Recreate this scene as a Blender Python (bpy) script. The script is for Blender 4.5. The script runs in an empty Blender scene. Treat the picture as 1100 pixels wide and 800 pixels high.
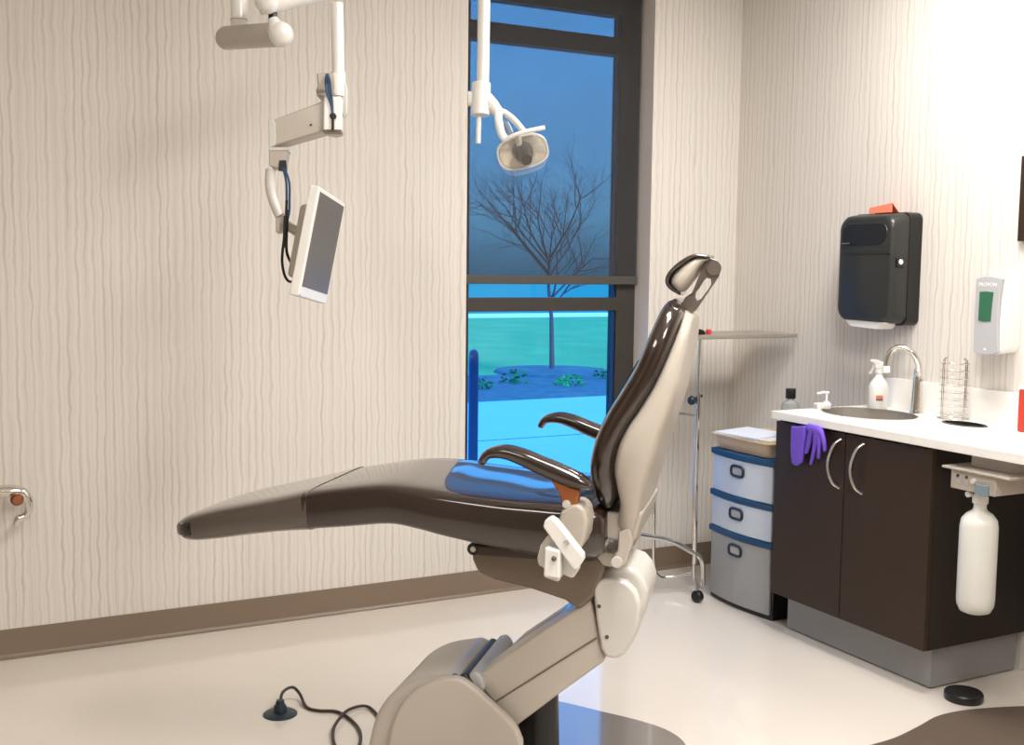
import bpy, bmesh, math, random
from mathutils import Vector as V, Matrix
random.seed(4)
C = bpy.context.scene.collection
PI = math.pi

# ------------------------------------------------------------------ measured view (from the room's straight lines)
CAM = V((-3.51335, -4.39370, 1.44826)); YAW, PITCH, ROLL, FPX = 0.4789, 0.0919, 0.0117, 1196.62
FW = V((math.sin(YAW)*math.cos(PITCH), math.cos(YAW)*math.cos(PITCH), -math.sin(PITCH)))
R0 = V((math.cos(YAW), -math.sin(YAW), 0)); U0 = R0.cross(FW)
RT = R0*math.cos(ROLL) + U0*math.sin(ROLL); UP = U0*math.cos(ROLL) - R0*math.sin(ROLL)
def ray(px, py): return FW + RT*((px-550)/FPX) - UP*((py-400)/FPX)
def D(px, py, d): return CAM + ray(px, py)*d
def PX(px, py, x): r = ray(px, py); return CAM + r*((x-CAM.x)/r.x)
def PY(px, py, y): r = ray(px, py); return CAM + r*((y-CAM.y)/r.y)
def PZ(px, py, z): r = ray(px, py); return CAM + r*((z-CAM.z)/r.z)

# ------------------------------------------------------------------ materials
def srgb(c):
    return tuple(((x/255)/12.92 if x/255 <= .04045 else ((x/255+.055)/1.055)**2.4) for x in c) + (1,)
MATS = {}
def mat(name, col, rough=.5, metal=0, spec=.5, coat=0, var=.04, vscale=12, bump=0, bscale=200, trans=0, alpha=1, ior=1.45, emit=None, es=0):
    if name in MATS: return MATS[name]
    m = bpy.data.materials.new(name); m.use_nodes = True; nt = m.node_tree; N = nt.nodes; L = nt.links
    b = N['Principled BSDF']
    b.inputs['Roughness'].default_value = rough; b.inputs['Metallic'].default_value = metal
    b.inputs['Specular IOR Level'].default_value = spec; b.inputs['Coat Weight'].default_value = coat
    b.inputs['Coat Roughness'].default_value = .06
    b.inputs['Transmission Weight'].default_value = trans; b.inputs['Alpha'].default_value = alpha; b.inputs['IOR'].default_value = ior
    c = srgb(col)
    tc = N.new('ShaderNodeTexCoord'); nz = N.new('ShaderNodeTexNoise'); nz.inputs['Scale'].default_value = vscale; nz.inputs['Detail'].default_value = 4
    L.new(tc.outputs['Object'], nz.inputs['Vector'])
    mx = N.new('ShaderNodeMix'); mx.data_type = 'RGBA'
    mx.inputs[6].default_value = tuple(x*(1-var) for x in c[:3])+(1,); mx.inputs[7].default_value = tuple(min(1, x*(1+var)) for x in c[:3])+(1,)
    L.new(nz.outputs['Fac'], mx.inputs[0]); L.new(mx.outputs[2], b.inputs['Base Color'])
    if bump:
        n2 = N.new('ShaderNodeTexNoise'); n2.inputs['Scale'].default_value = bscale; L.new(tc.outputs['Object'], n2.inputs['Vector'])
        bp = N.new('ShaderNodeBump'); bp.inputs['Strength'].default_value = bump; bp.inputs['Distance'].default_value = .002
        L.new(n2.outputs['Fac'], bp.inputs['Height']); L.new(bp.outputs['Normal'], b.inputs['Normal'])
    if emit:
        b.inputs['Emission Color'].default_value = srgb(emit); b.inputs['Emission Strength'].default_value = es
    MATS[name] = m; return m

def wallpaper(name, axis):
    m = bpy.data.materials.new(name); m.use_nodes = True; nt = m.node_tree; N = nt.nodes; L = nt.links
    b = N['Principled BSDF']; b.inputs['Roughness'].default_value = .72; b.inputs['Specular IOR Level'].default_value = .25
    tc = N.new('ShaderNodeTexCoord'); sp = N.new('ShaderNodeSeparateXYZ'); L.new(tc.outputs['Object'], sp.inputs[0])
    def math_(op, a, bb=None, cc=None):
        n = N.new('ShaderNodeMath'); n.operation = op
        for i, v in enumerate((a, bb, cc)):
            if v is None: continue
            if isinstance(v, (int, float)): n.inputs[i].default_value = v
            else: L.new(v, n.inputs[i])
        return n.outputs[0]
    h = sp.outputs[axis]; z = sp.outputs[2]
    def noise(vx, vz, off, detail=2):
        cb = N.new('ShaderNodeCombineXYZ'); L.new(vx, cb.inputs[0]); L.new(vz, cb.inputs[1]); cb.inputs[2].default_value = off
        n = N.new('ShaderNodeTexNoise'); n.inputs['Scale'].default_value = 1; n.inputs['Detail'].default_value = detail
        L.new(cb.outputs[0], n.inputs['Vector']); return n.outputs['Fac']
    wob = noise(math_('MULTIPLY', h, 14), math_('MULTIPLY', z, 9), 3.1)
    h2 = math_('ADD', h, math_('MULTIPLY', math_('SUBTRACT', wob, .5), .026))
    def lines(freq, off, power):
        jit = noise(math_('MULTIPLY', h2, freq*.31), math_('MULTIPLY', z, .35), off, 1)
        ph = math_('ADD', math_('MULTIPLY', h2, freq*2*PI), math_('MULTIPLY', jit, 9.0))
        s = math_('MULTIPLY_ADD', math_('SINE', ph), .5, .5)
        return math_('POWER', s, power)
    a = math_('MULTIPLY', lines(33, 7.7, 5.0), math_('MULTIPLY_ADD', noise(math_('MULTIPLY', h, 22), math_('MULTIPLY', z, 2.2), 11.3), 1.5, -.22))
    c = math_('MULTIPLY', lines(57, 1.7, 3.0), .28)
    f = math_('ADD', a, c); cl = N.new('ShaderNodeClamp'); L.new(f, cl.inputs[0])
    big = noise(math_('MULTIPLY', h, 3.0), math_('MULTIPLY', z, .8), 5.5)
    mx = N.new('ShaderNodeMix'); mx.data_type = 'RGBA'; mx.inputs[6].default_value = srgb((224, 219, 212)); mx.inputs[7].default_value = srgb((199, 190, 180))
    L.new(cl.outputs[0], mx.inputs[0])
    m2 = N.new('ShaderNodeMix'); m2.data_type = 'RGBA'; m2.blend_type = 'MULTIPLY'; m2.inputs[0].default_value = 1
    L.new(mx.outputs[2], m2.inputs[6])
    rr = N.new('ShaderNodeMapRange'); rr.inputs[1].default_value = .3; rr.inputs[2].default_value = .7; rr.inputs[3].default_value = .965; rr.inputs[4].default_value = 1.0
    L.new(big, rr.inputs[0]); L.new(rr.outputs[0], m2.inputs[7]); L.new(m2.outputs[2], b.inputs['Base Color'])
    bp = N.new('ShaderNodeBump'); bp.inputs['Strength'].default_value = .18; bp.inputs['Distance'].default_value = .0015; bp.invert = True
    L.new(cl.outputs[0], bp.inputs['Height']); L.new(bp.outputs['Normal'], b.inputs['Normal'])
    return m

WPX = wallpaper('cream_wavy_wallpaper_x', 0); WPY = wallpaper('cream_wavy_wallpaper_y', 1)
PLAIN = mat('plain_wall_paint', (150, 141, 131), .7)
REVEAL = mat('window_reveal_paint', (226, 218, 210), .35)
FLOOR = mat('polished_cream_floor', (219, 211, 201), .09, spec=.8, var=.025, vscale=2.2)
CEIL = mat('ceiling_white', (235, 232, 226), .8)
BASE = mat('taupe_vinyl_base', (128, 112, 96), .35, var=.03)
FRAME = mat('dark_bronze_frame', (66, 62, 58), .45, metal=.2)
SHELL = mat('warm_grey_plastic', (186, 178, 167), .38, spec=.5, coat=.15, var=.02)
SHELLL = mat('light_grey_plastic', (205, 202, 196), .32, coat=.2, var=.02)
GREYD = mat('taupe_grey_cover', (112, 98, 84), .4, var=.03)
LEATH = mat('brown_vinyl', (34, 20, 13), .3, spec=.3, coat=.95, var=.06)
for _n in ('brown_vinyl',):
    _b = MATS[_n].node_tree.nodes['Principled BSDF']; _b.inputs['Coat IOR'].default_value = 1.7; _b.inputs['Coat Roughness'].default_value = .04
COVER = mat('smoky_clear_cover', (84, 75, 68), .26, spec=.7, coat=.9, var=.05, bump=.08, bscale=14)
ORANGE = mat('amber_brown_vinyl', (150, 84, 40), .35, coat=.5)
WHITE = mat('white_plastic', (232, 230, 226), .35, coat=.2, var=.01)
WHITEM = mat('white_enamel', (236, 234, 230), .28, coat=.4, var=.01)
BLACK = mat('black_plastic', (22, 21, 21), .35)
BLACKG = mat('black_gloss', (40, 41, 39), .38, coat=.12, var=.08, vscale=6)
CHROME = mat('chrome', (225, 222, 216), .1, metal=1)
NICKEL = mat('brushed_nickel', (200, 196, 188), .28, metal=1)
STEEL = mat('stainless_steel', (206, 202, 196), .3, metal=.9, var=.05)
SCREWM = mat('screw_steel', (96, 92, 88), .4, metal=.8)
WOOD = mat('espresso_laminate', (50, 37, 27), .45, spec=.35, coat=.0, var=.12, vscale=5, bump=.05)
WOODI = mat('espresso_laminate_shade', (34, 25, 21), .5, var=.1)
TOE = mat('grey_vinyl_toe_kick', (140, 139, 139), .35)
QUARTZ = mat('white_solid_surface', (240, 238, 234), .25, spec=.5, var=.012, vscale=160)
BLUEP = mat('dark_blue_plastic', (18, 66, 106), .4)
NAVY = mat('navy_plastic', (24, 36, 52), .4)
DRAWERF = mat('frosted_blue_drawer', (196, 206, 218), .3, coat=.2, var=.06, vscale=7)
DRAWERG = mat('frosted_grey_drawer', (152, 154, 154), .32, coat=.2, var=.05, vscale=5)
TAN = mat('tan_plastic', (204, 180, 150), .4)
PAPER = mat('white_paper', (222, 230, 246), .6)
PURPLE = mat('purple_nitrile', (112, 78, 200), .42, spec=.4, var=.1, vscale=30)
RED = mat('red_plastic', (196, 60, 40), .4)
CORAL = mat('coral_card', (252, 138, 110), .5, var=.12, vscale=60)
GREEN = mat('green_window', (34, 98, 70), .2, coat=.5, var=.15, vscale=20)
GREYP = mat('grey_dispenser_face', (176, 176, 178), .4)
BLUEC = mat('blue_cable_jacket', (38, 70, 104), .4)
CABLE = mat('dark_brown_cable', (62, 50, 42), .45)
PUCK = mat('teal_black_cap', (30, 48, 58), .35)
MATM = mat('brown_floor_mat', (96, 84, 73), .4, var=.05)
PLATE = mat('grey_base_plate', (128, 122, 116), .1, spec=.8, coat=.8, var=.03)
SCREEN = mat('grey_screen', (104, 98, 93), .3, var=.02)
CLEARP = mat('clear_plastic', (240, 240, 236), .06, coat=.5, alpha=.10)
REFLECTOR = mat('pale_reflector', (224, 214, 196), .15, metal=.35)
COPPER = mat('copper', (168, 112, 84), .3, metal=1)
TREED = mat('bare_bark', (104, 88, 98), .8)
LAMPBROWN = mat('dark_brown_lamp', (40, 30, 24), .3)
PAD = mat('light_panel_diffuser', (255, 250, 240), .4, emit=(255, 248, 240), es=6)

def tri_mat():
    # exterior ground colours come from their own objects; lawn with soft mottling
    lawn = mat('dusk_lawn', (66, 156, 108), .9, var=.38, vscale=.8)
    walk = mat('dusk_pavement', (118, 184, 224), .8, var=.08, vscale=.6)
    mulch = mat('dusk_mulch', (58, 96, 118), .95, var=.5, vscale=5)
    bush = mat('dusk_shrub', (22, 120, 84), .9, var=.4, vscale=9)
    return lawn, walk, mulch, bush
LAWN, WALK, MULCH, BUSH = tri_mat()

def glass_mat():
    m = bpy.data.materials.new('window_glass'); m.use_nodes = True; N = m.node_tree.nodes; L = m.node_tree.links
    N.remove(N['Principled BSDF']); o = N['Material Output']
    t = N.new('ShaderNodeBsdfTransparent'); t.inputs[0].default_value = (.86, .94, 1, 1)
    g = N.new('ShaderNodeBsdfGlossy'); g.inputs['Roughness'].default_value = .02; g.inputs[0].default_value = (.9, .95, 1, 1)
    lw = N.new('ShaderNodeLayerWeight'); lw.inputs[0].default_value = .25
    r = N.new('ShaderNodeMath'); r.operation = 'MULTIPLY'; r.inputs[1].default_value = .5; L.new(lw.outputs['Fresnel'], r.inputs[0])
    mx = N.new('ShaderNodeMixShader'); L.new(r.outputs[0], mx.inputs[0]); L.new(t.outputs[0], mx.inputs[1]); L.new(g.outputs[0], mx.inputs[2])
    L.new(mx.outputs[0], o.inputs[0]); return m
GLASS = glass_mat()
def blind_mat():
    m = bpy.data.materials.new('charcoal_solar_screen'); m.use_nodes = True; N = m.node_tree.nodes; L = m.node_tree.links
    b = N['Principled BSDF']; b.inputs['Base Color'].default_value = srgb((70, 69, 70)); b.inputs['Roughness'].default_value = .8
    o = N['Material Output']; t = N.new('ShaderNodeBsdfTransparent'); t.inputs[0].default_value = (.85, .85, .85, 1)
    tc = N.new('ShaderNodeTexCoord'); w = N.new('ShaderNodeTexNoise'); w.inputs['Scale'].default_value = 3; L.new(tc.outputs['Object'], w.inputs[0])
    r = N.new('ShaderNodeMapRange'); r.inputs[3].default_value = .41; r.inputs[4].default_value = .47; L.new(w.outputs['Fac'], r.inputs[0])
    mx = N.new('ShaderNodeMixShader'); L.new(r.outputs[0], mx.inputs[0]); L.new(t.outputs[0], mx.inputs[1]); L.new(b.outputs[0], mx.inputs[2])
    L.new(mx.outputs[0], o.inputs[0]); return m
BLIND = blind_mat()

# ------------------------------------------------------------------ mesh building
def smooth_path(pts, n=6):
    if len(pts) < 3: return [V(p) for p in pts]
    P = [V(p) for p in pts]; P = [P[0]*2-P[1]] + P + [P[-1]*2-P[-2]]; out = []
    for i in range(1, len(P)-2):
        for k in range(n):
            t = k/n; a, b, c, d = P[i-1], P[i], P[i+1], P[i+2]
            out.append(.5*((2*b)+(c-a)*t+(2*a-5*b+4*c-d)*t*t+(3*b-a-3*c+d)*t**3))
    out.append(P[-2]); return out
def basis(ax):
    ax = V(ax).normalized(); h = V((0, 0, 1)) if abs(ax.z) < .9 else V((1, 0, 0))
    a = h.cross(ax).normalized(); return a, ax.cross(a), ax

class MB:
    def __init__(s): s.v = []; s.f = []
    def add(s, vs, fs):
        n = len(s.v); s.v += [V(v) for v in vs]; s.f += [tuple(i+n for i in f) for f in fs]; return s
    def box(s, lo, hi, bx=None):          # bx = (origin, ex, ey, ez) optional frame
        x0, y0, z0 = lo; x1, y1, z1 = hi
        vs = [V((x, y, z)) for z in (z0, z1) for y in (y0, y1) for x in (x0, x1)]
        if bx: o, a, b, c = bx; vs = [o+a*v.x+b*v.y+c*v.z for v in vs]
        return s.add(vs, [(0, 2, 3, 1), (4, 5, 7, 6), (0, 1, 5, 4), (2, 6, 7, 3), (0, 4, 6, 2), (1, 3, 7, 5)])
    def rings(s, R, cap=True, close=False):
        n = len(R[0]); vs = [p for r in R for p in r]; fs = []
        m = len(R)
        for i in range(m if close else m-1):
            for k in range(n):
                a = i*n+k; b = i*n+(k+1) % n; j = (i+1) % m
                fs.append((a, b, j*n+(k+1) % n, j*n+k))
        if cap and not close: fs += [tuple(range(n-1, -1, -1)), tuple((m-1)*n+k for k in range(n))]
        return s.add(vs, fs)
    def tube(s, pts, r, n=12, sm=0, flat=None, close=False):
        P = smooth_path(pts, sm) if sm else [V(p) for p in pts]
        m = len(P); rs = r if isinstance(r, (list, tuple)) else [r]*len(pts)
        if len(rs) != m: rs = [rs[min(len(rs)-1, int(i/(m-1)*(len(rs)-1)))]*(1-((i/(m-1)*(len(rs)-1)) % 1)) + rs[min(len(rs)-1, int(i/(m-1)*(len(rs)-1))+1)]*((i/(m-1)*(len(rs)-1)) % 1) for i in range(m)]
        T = [(P[(i+1) % m]-P[i-1] if close else P[min(i+1, m-1)]-P[max(i-1, 0)]).normalized() for i in range(m)]
        a, b, _ = basis(T[0]); R = []
        for i in range(m):
            a = (a-T[i]*a.dot(T[i])).normalized(); b = T[i].cross(a)
            if flat: R.append([P[i]+a*math.cos(t)*rs[i]*flat[0]+b*math.sin(t)*rs[i]*flat[1] for t in [2*PI*k/n for k in range(n)]])
            else: R.append([P[i]+(a*math.cos(t)+b*math.sin(t))*rs[i] for t in [2*PI*k/n for k in range(n)]])
        return s.rings(R, close=close)
    def lathe(s, prof, o, ax=(0, 0, 1), n=28):          # prof: (radius, height)
        a, b, c = basis(ax); o = V(o)
        return s.rings([[o+c*h+(a*math.cos(t)+b*math.sin(t))*max(r, 1e-4) for t in [2*PI*k/n for k in range(n)]] for r, h in prof])
    def prism(s, loop, off):                            # loop of 3D points + offset vector
        n = len(loop); loop = [V(p) for p in loop]; off = V(off)
        return s.add(loop+[p+off for p in loop], [tuple(range(n-1, -1, -1)), tuple(range(n, 2*n))]+[(i, (i+1) % n, n+(i+1) % n, n+i) for i in range(n)])
    def ball(s, o, r, n=14, sc=(1, 1, 1)):
        o = V(o); R = []
        for i in range(n//2+1):
            t = PI*i/(n//2); R.append([o+V((math.sin(t)*math.cos(p)*r*sc[0]+1e-6*math.cos(p), math.sin(t)*math.sin(p)*r*sc[1]+1e-6*math.sin(p), -math.cos(t)*r*sc[2])) for p in [2*PI*k/n for k in range(n)]])
        return s.rings(R)

WORLD = {}
def tag(o, label=None, cat=None, group=None, kind=None):
    if label: o['label'] = label
    if cat: o['category'] = cat
    if group: o['group'] = group
    if kind: o['kind'] = kind
    return o
def empty(name, loc, label, cat, rz=0, group=None, kind=None):
    o = bpy.data.objects.new(name, None); C.objects.link(o); o.location = loc; o.rotation_euler = (0, 0, rz); o.empty_display_size = .1
    WORLD[o.name] = Matrix.Translation(V(loc)) @ Matrix.Rotation(rz, 4, 'Z'); return tag(o, label, cat, group, kind)
def build(mb, name, m, parent=None, bevel=0, seg=3, smooth=True, angle=38, sub=0, origin=None, remesh=0, label=None):
    me = bpy.data.meshes.new(name)
    if parent: M = WORLD[parent.name]; loc = None
    else:
        if origin is None:
            xs = [v.x for v in mb.v]; ys = [v.y for v in mb.v]; zs = [v.z for v in mb.v]
            origin = V(((min(xs)+max(xs))/2, (min(ys)+max(ys))/2, min(zs)))
        M = Matrix.Translation(V(origin))
    Mi = M.inverted(); me.from_pydata([Mi @ v for v in mb.v], [], mb.f)
    bm = bmesh.new(); bm.from_mesh(me); bmesh.ops.remove_doubles(bm, verts=bm.verts, dist=1e-5); bmesh.ops.recalc_face_normals(bm, faces=bm.faces); bm.to_mesh(me); bm.free()
    o = bpy.data.objects.new(name, me); C.objects.link(o); me.materials.append(m)
    if parent: o.parent = parent; WORLD[o.name] = WORLD[parent.name]
    else: o.location = origin; WORLD[o.name] = M
    if smooth:
        for p in me.polygons: p.use_smooth = True
        me.set_sharp_from_angle(angle=math.radians(angle))
    if remesh:
        md = o.modifiers.new('skin', 'REMESH'); md.mode = 'VOXEL'; md.voxel_size = remesh; md.use_smooth_shade = True
        md = o.modifiers.new('soften', 'SMOOTH'); md.iterations = 4; md.factor = .6
    if sub: md = o.modifiers.new('soft', 'SUBSURF'); md.levels = sub; md.render_levels = sub
    if bevel:
        md = o.modifiers.new('edge', 'BEVEL'); md.width = bevel; md.segments = seg; md.limit_method = 'ANGLE'; md.angle_limit = math.radians(35); md.harden_normals = True
    if label: o['label'] = label
    return o
def struct(mb, name, m, **k): o = build(mb, name, m, **k); o['kind'] = 'structure'; return o
def text(s, name, size, M, m, parent, depth=.0006):
    cu = bpy.data.curves.new(name+'_curve', 'FONT'); cu.body = s; cu.size = size; cu.extrude = depth; cu.align_x = 'CENTER'
    t = bpy.data.objects.new(name+'_tmp', cu); C.objects.link(t); bpy.context.view_layer.update()
    me = bpy.data.meshes.new_from_object(t); bpy.data.objects.remove(t)
    me.transform(WORLD[parent.name].inverted() @ M); me.materials.clear(); me.materials.append(m)
    o = bpy.data.objects.new(name, me); C.objects.link(o); o.parent = parent; return o

# ------------------------------------------------------------------ room shell
X0, Y0, H = -5.4, -6.6, 2.95
WL, WR, WSILL, WTOP = -1.465, -.503, .235, 2.78
w = MB()
w.box((X0, 0, 0), (WL, .28, H)); w.box((WR, 0, 0), (0, .28, H)); w.box((WL, 0, 0), (WR, .28, WSILL)); w.box((WL, 0, WTOP), (WR, .28, H))
struct(w, 'wall_back', WPX, origin=(0, 0, 0), smooth=False)
struct(MB().box((0, Y0, 0), (.15, .28, H)), 'wall_right', WPY, origin=(0, 0, 0), smooth=False)
struct(MB().box((X0-.15, Y0, 0), (X0, .28, H)), 'wall_left', PLAIN, smooth=False)
struct(MB().box((X0-.15, Y0-.15, 0), (.15, Y0, H)), 'wall_front', PLAIN, smooth=False)
struct(MB().box((X0-.15, Y0-.15, -.1), (.15, .28, 0)), 'floor', FLOOR, origin=(0, 0, 0), smooth=False)
struct(MB().box((X0-.15, Y0-.15, H), (.15, .28, H+.1)), 'ceiling', CEIL, smooth=False)
def base_profile(p0, p1, nrm, name):      # cove base: flat board with a flared toe
    p0, p1, nrm = V(p0), V(p1), V(nrm); pr = [(0, .11), (.005, .11), (.006, .02), (.010, .009), (.018, .003), (.018, 0), (0, 0)]
    b = MB(); b.prism([p0+nrm*a+V((0, 0, z)) for a, z in pr], p1-p0)
    struct(b, name, BASE, angle=50)
base_profile((X0, 0, 0), (-.002, 0, 0), (0, -1, 0), 'baseboard_back')
base_profile((0, -.02, 0), (0, -.955, 0), (-1, 0, 0), 'baseboard_right')
base_profile((0, -1.78, 0), (0, Y0, 0), (-1, 0, 0), 'baseboard_right_near')
# painted reveal lining
t = MB(); t.box((WR-.004, -.0005, WSILL), (WR, .20, WTOP)); t.box((WL, -.0005, WSILL), (WL+.004, .20, WTOP)); t.box((WL, -.0005, WSILL), (WR, .20, WSILL+.004)); t.box((WL, -.0005, WTOP-.004), (WR, .20, WTOP))
struct(t, 'trim_1', REVEAL, smooth=False)

# window
fy0, fy1 = .118, .19
gl, gr = -1.40, -.612
win = empty('window_1', (-.98, .15, WSILL), None, None, kind='structure')
f = MB()
f.box((WL+.004, fy0, WSILL+.004), (gl, fy1, WTOP-.004)); f.box((gr, fy0, WSILL+.004), (WR-.004, fy1, WTOP-.004))
for z0, z1 in ((WSILL+.004, .285), (1.259, 1.322), (2.456, 2.536), (2.635, WTOP-.004)): f.box((gl, fy0, z0), (gr, fy1, z1))
build(f, 'window_frame', FRAME, win, bevel=.003, seg=2)
st = MB()
for x in (gl, gr-.012): st.box((x, fy0+.012, .285), (x+.012, fy0+.03, 2.635))
build(st, 'glazing_bead', mat('blue_black_bead', (26, 58, 104), .4), win)
for z0, z1 in ((.285, 1.259), (1.322, 2.456), (2.536, 2.635)): build(MB().box((gl, .150, z0), (gr, .156, z1)), 'window_pane', GLASS, win, smooth=False)

# roller blind
bl = empty('roller_blind', (-.98, .085, 1.38), 'charcoal see-through roller blind pulled two thirds down the window', 'blind')
build(MB().box((WL+.008, .088, 1.42), (WR-.018, .0895, 2.72)), 'blind_fabric', BLIND, bl, smooth=False)
b = MB(); b.box((WL+.006, .080, 1.384), (WR-.016, .098, 1.424))
build(b, 'bottom_bar', mat('charcoal_bar', (76, 73, 70), .5), bl, bevel=.004)
build(MB().tube([(WL+.006, .075, 2.745), (WR-.006, .075, 2.745)], .028, 20), 'roller_tube', FRAME, bl)

# ------------------------------------------------------------------ outside
g = MB()
def ground(name, m, y0, y1, z0=-.1, z1=-.1, x0=-14, x1=34, amp=0, ny=1):
    b = MB(); nx = 40 if amp else 1; vs = []; fs = []
    for j in range(ny+1):
        for i in range(nx+1):
            t = j/ny; vs.append((x0+(x1-x0)*i/nx, y0+(y1-y0)*t + (amp*math.sin(i*1.7)+amp*.6*math.sin(i*.63) if j in (0, ny) else 0), z0+(z1-z0)*t))
    for j in range(ny):
        for i in range(nx): a = j*(nx+1)+i; fs.append((a, a+1, a+nx+2, a+nx+1))
    b.add(vs, fs); return struct(b, name, m, smooth=False)
ground('sidewalk', WALK, .30, 7.3, -.1, -.1)
ground('planting_bed', MULCH, 7.3, 10.2, -.095, -.09, amp=0)
ground('lawn', LAWN, 10.2, 27, -.09, -.06, x1=46, ny=1)
ground('far_path', mat('dusk_far_path', (196, 226, 236), .9), 27, 30, -.06, -.06, x1=60)
j = MB()
for y in (2.1, 4.6): j.box((-14, y, -.1), (34, y+.015, -.097))
struct(j, 'sidewalk_joint', mat('dusk_joint', (30, 100, 180), .9))
def blob(name, c, r, m, label, group, n=60):
    b = MB(); rnd = random.Random(int(c[0]*100+c[1]*7))
    for k in range(n):
        a = rnd.uniform(0, 2*PI); q = rnd.uniform(0, 1)**.5; h = rnd.uniform(0, 1)*math.sqrt(max(0, 1-q*q))
        p = V(c)+V((math.cos(a)*q*r, math.sin(a)*q*r, h*r*.9+.02)); s = r*rnd.uniform(.12, .22)
        n1 = V((rnd.uniform(-1, 1), rnd.uniform(-1, 1), rnd.uniform(-.2, 1))).normalized(); u, v2, _ = basis(n1)
        b.add([p-u*s, p-v2*s*.6, p+u*s, p+v2*s*.6], [(0, 1, 2, 3)])
    b.tube([V(c)-V((0, 0, .02)), V(c)+V((0, 0, r*.5))], r*.06, 6)
    return tag(build(b, name, m, smooth=False, origin=V(c)), label, 'shrub', group)
for (px, py, r, lab) in ((612, 414, .2, 'small bright green shrub near the middle of the planting bed outside'), (553, 412, .2, 'low dark shrub left of the tree trunk in the planting bed outside'), (518, 418, .16, 'low dark shrub near the left edge of the planting bed outside'), (648, 407, .16, 'pale low shrub at the right side of the planting bed outside')):
    c = PZ(px, py, -.095); blob('shrub', (c.x, c.y, -.095), r, BUSH if px != 612 else mat('bright_shrub', (40, 176, 96), .9, var=.4, vscale=9), lab, None)
# bare tree
tb = MB(); rnd = random.Random(11); tp = PZ(593, 400, -.09); tp.z = -.12
def branch(p, d, L, r, lev):
    n = 4; q = p; pts = [p]
    for i in range(n):
        d = (d+V((rnd.uniform(-.16, .16), rnd.uniform(-.16, .16), rnd.uniform(-.02, .12)))).normalized(); q = q+d*L/n; pts.append(q)
    tb.tube(pts, [r, r*.85, r*.7, r*.58, r*.45], 6 if lev < 3 else 4)
    if lev >= 5: return
    for k in range({0: 11, 1: 5, 2: 4, 3: 3, 4: 2}[lev]):
        t = rnd.uniform(.25 if lev else .42, 1) if k else 1; i = min(n-1, int(t*n)); bp = pts[i].lerp(pts[i+1], t*n-i) if i < n else pts[-1]
        a = rnd.uniform(0, 2*PI); u, v2, _ = basis(d); sp = rnd.uniform(.5, 1.1)
        branch(bp, (d+(u*math.cos(a)+v2*math.sin(a))*sp).normalized(), L*rnd.uniform(.48, .66), r*.46, lev+1)
branch(tp, V((0, 0, 1)), 1.75, .042, 0)
tag(build(tb, 'bare_tree', TREED, origin=tp, angle=60), 'leafless young tree standing on the lawn outside the window', 'tree')
ring = MB().lathe([(.02, 0), (.9, 0), (.85, .05), (.02, .07)], (tp.x, tp.y, -.1), n=24)
tag(build(ring, 'mulch_ring', MULCH), 'dark mulch ring around the foot of the bare tree', 'mulch', kind='stuff')
pc = PY(508, 500, .9)
po = MB().lathe([(.026, 0), (.026, 1.08), (.024, 1.11), (.015, 1.125), (.001, 1.13)], (pc.x, pc.y, -.1), n=18)
tag(build(po, 'metal_post', mat('dusk_blue_post', (26, 78, 132), .5)), 'blue-grey round-topped metal post close outside the window', 'post')

# ------------------------------------------------------------------ dental chair
HEAD = YAW+math.radians(14)
CU = V((math.cos(HEAD), -math.sin(HEAD), 0)); CW = V((math.sin(HEAD), math.cos(HEAD), 0)); CZ = V((0, 0, 1))
CO = D(560, 520, 2.95); CO.z = 0
def S(px, py, w): r = ray(px, py); X = CAM + r*(((CO-CAM).dot(CW)+w)/r.dot(CW)); return X
def sec(p_front, p_back, hw, wc=0, wref=None, n=28, e=.5, eb=None):
    """superellipse ring: p_front/p_back pixel points seen on the near flank, hw half width"""
    wr = -hw*.92 if wref is None else wref
    a = S(*p_front, wr); b = S(*p_back, wr); a = a+CW*(-wr); b = b+CW*(-wr)
    c = (a+b)/2; h = (a-b)/2*(1.10 if e < .4 else 1); R = []
    for k in range(n):
        t = 2*PI*k/n; cc, ss = math.cos(t), math.sin(t)
        R.append(c + h*(abs(cc)**e*(1 if cc > 0 else -1)) + CW*(wc+hw*abs(ss)**e*(1 if ss > 0 else -1)))
    return R
def interp(rings, k=4):
    out = []; n = len(rings[0]); m = len(rings); cols = [smooth_path([rings[i][j] for i in range(m)], k) for j in range(n)]
    return [[cols[j][i] for j in range(n)] for i in range(len(cols[0]))]
ch = empty('dental_chair', (CO.x, CO.y, 0), 'reclining dental patient chair with glossy brown upholstery and warm grey base', 'dental chair', rz=-HEAD)

# seat + legrest
st = [((325, 529.5), (331, 568.5), .215), ((365, 524.5), (372, 566), .225), ((409, 521), (418, 563), .235), ((445, 524), (450, 569), .245), ((480, 530), (480, 577), .25), ((540, 538), (543, 591), .25), ((590, 542), (592, 599), .25), ((635, 546), (635, 600), .24), ((650, 552), (650, 594), .225)]
build(MB().rings(interp([sec(a, b, h, n=40, e=.3) for a, b, h in st])), 'seat', LEATH, ch, angle=60)
st = [((192, 562), (193, 573), .10), ((195, 557.5), (198, 578), .135), ((203, 554), (208, 580.5), .160), ((228, 548), (232, 579), .178), ((263, 541.5), (268, 574.5), .192), ((300, 534.5), (303, 571), .205), ((331, 528), (333, 569.5), .2165)]
build(MB().rings(interp([sec(a, b, h, n=40, e=.32) for a, b, h in st])), 'foot_cover', COVER, ch, angle=60, label='smoky clear plastic cover over the foot end')
tc_ = MB().rings([sec((190.5, 560), (192.5, 576), .095), sec((193, 556.5), (196, 579), .13), sec((199, 554), (203, 581.5), .157), sec((204, 553), (208, 581.5), .165)])
build(tc_, 'toe_bumper', BLACK, ch, angle=60)
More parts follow.
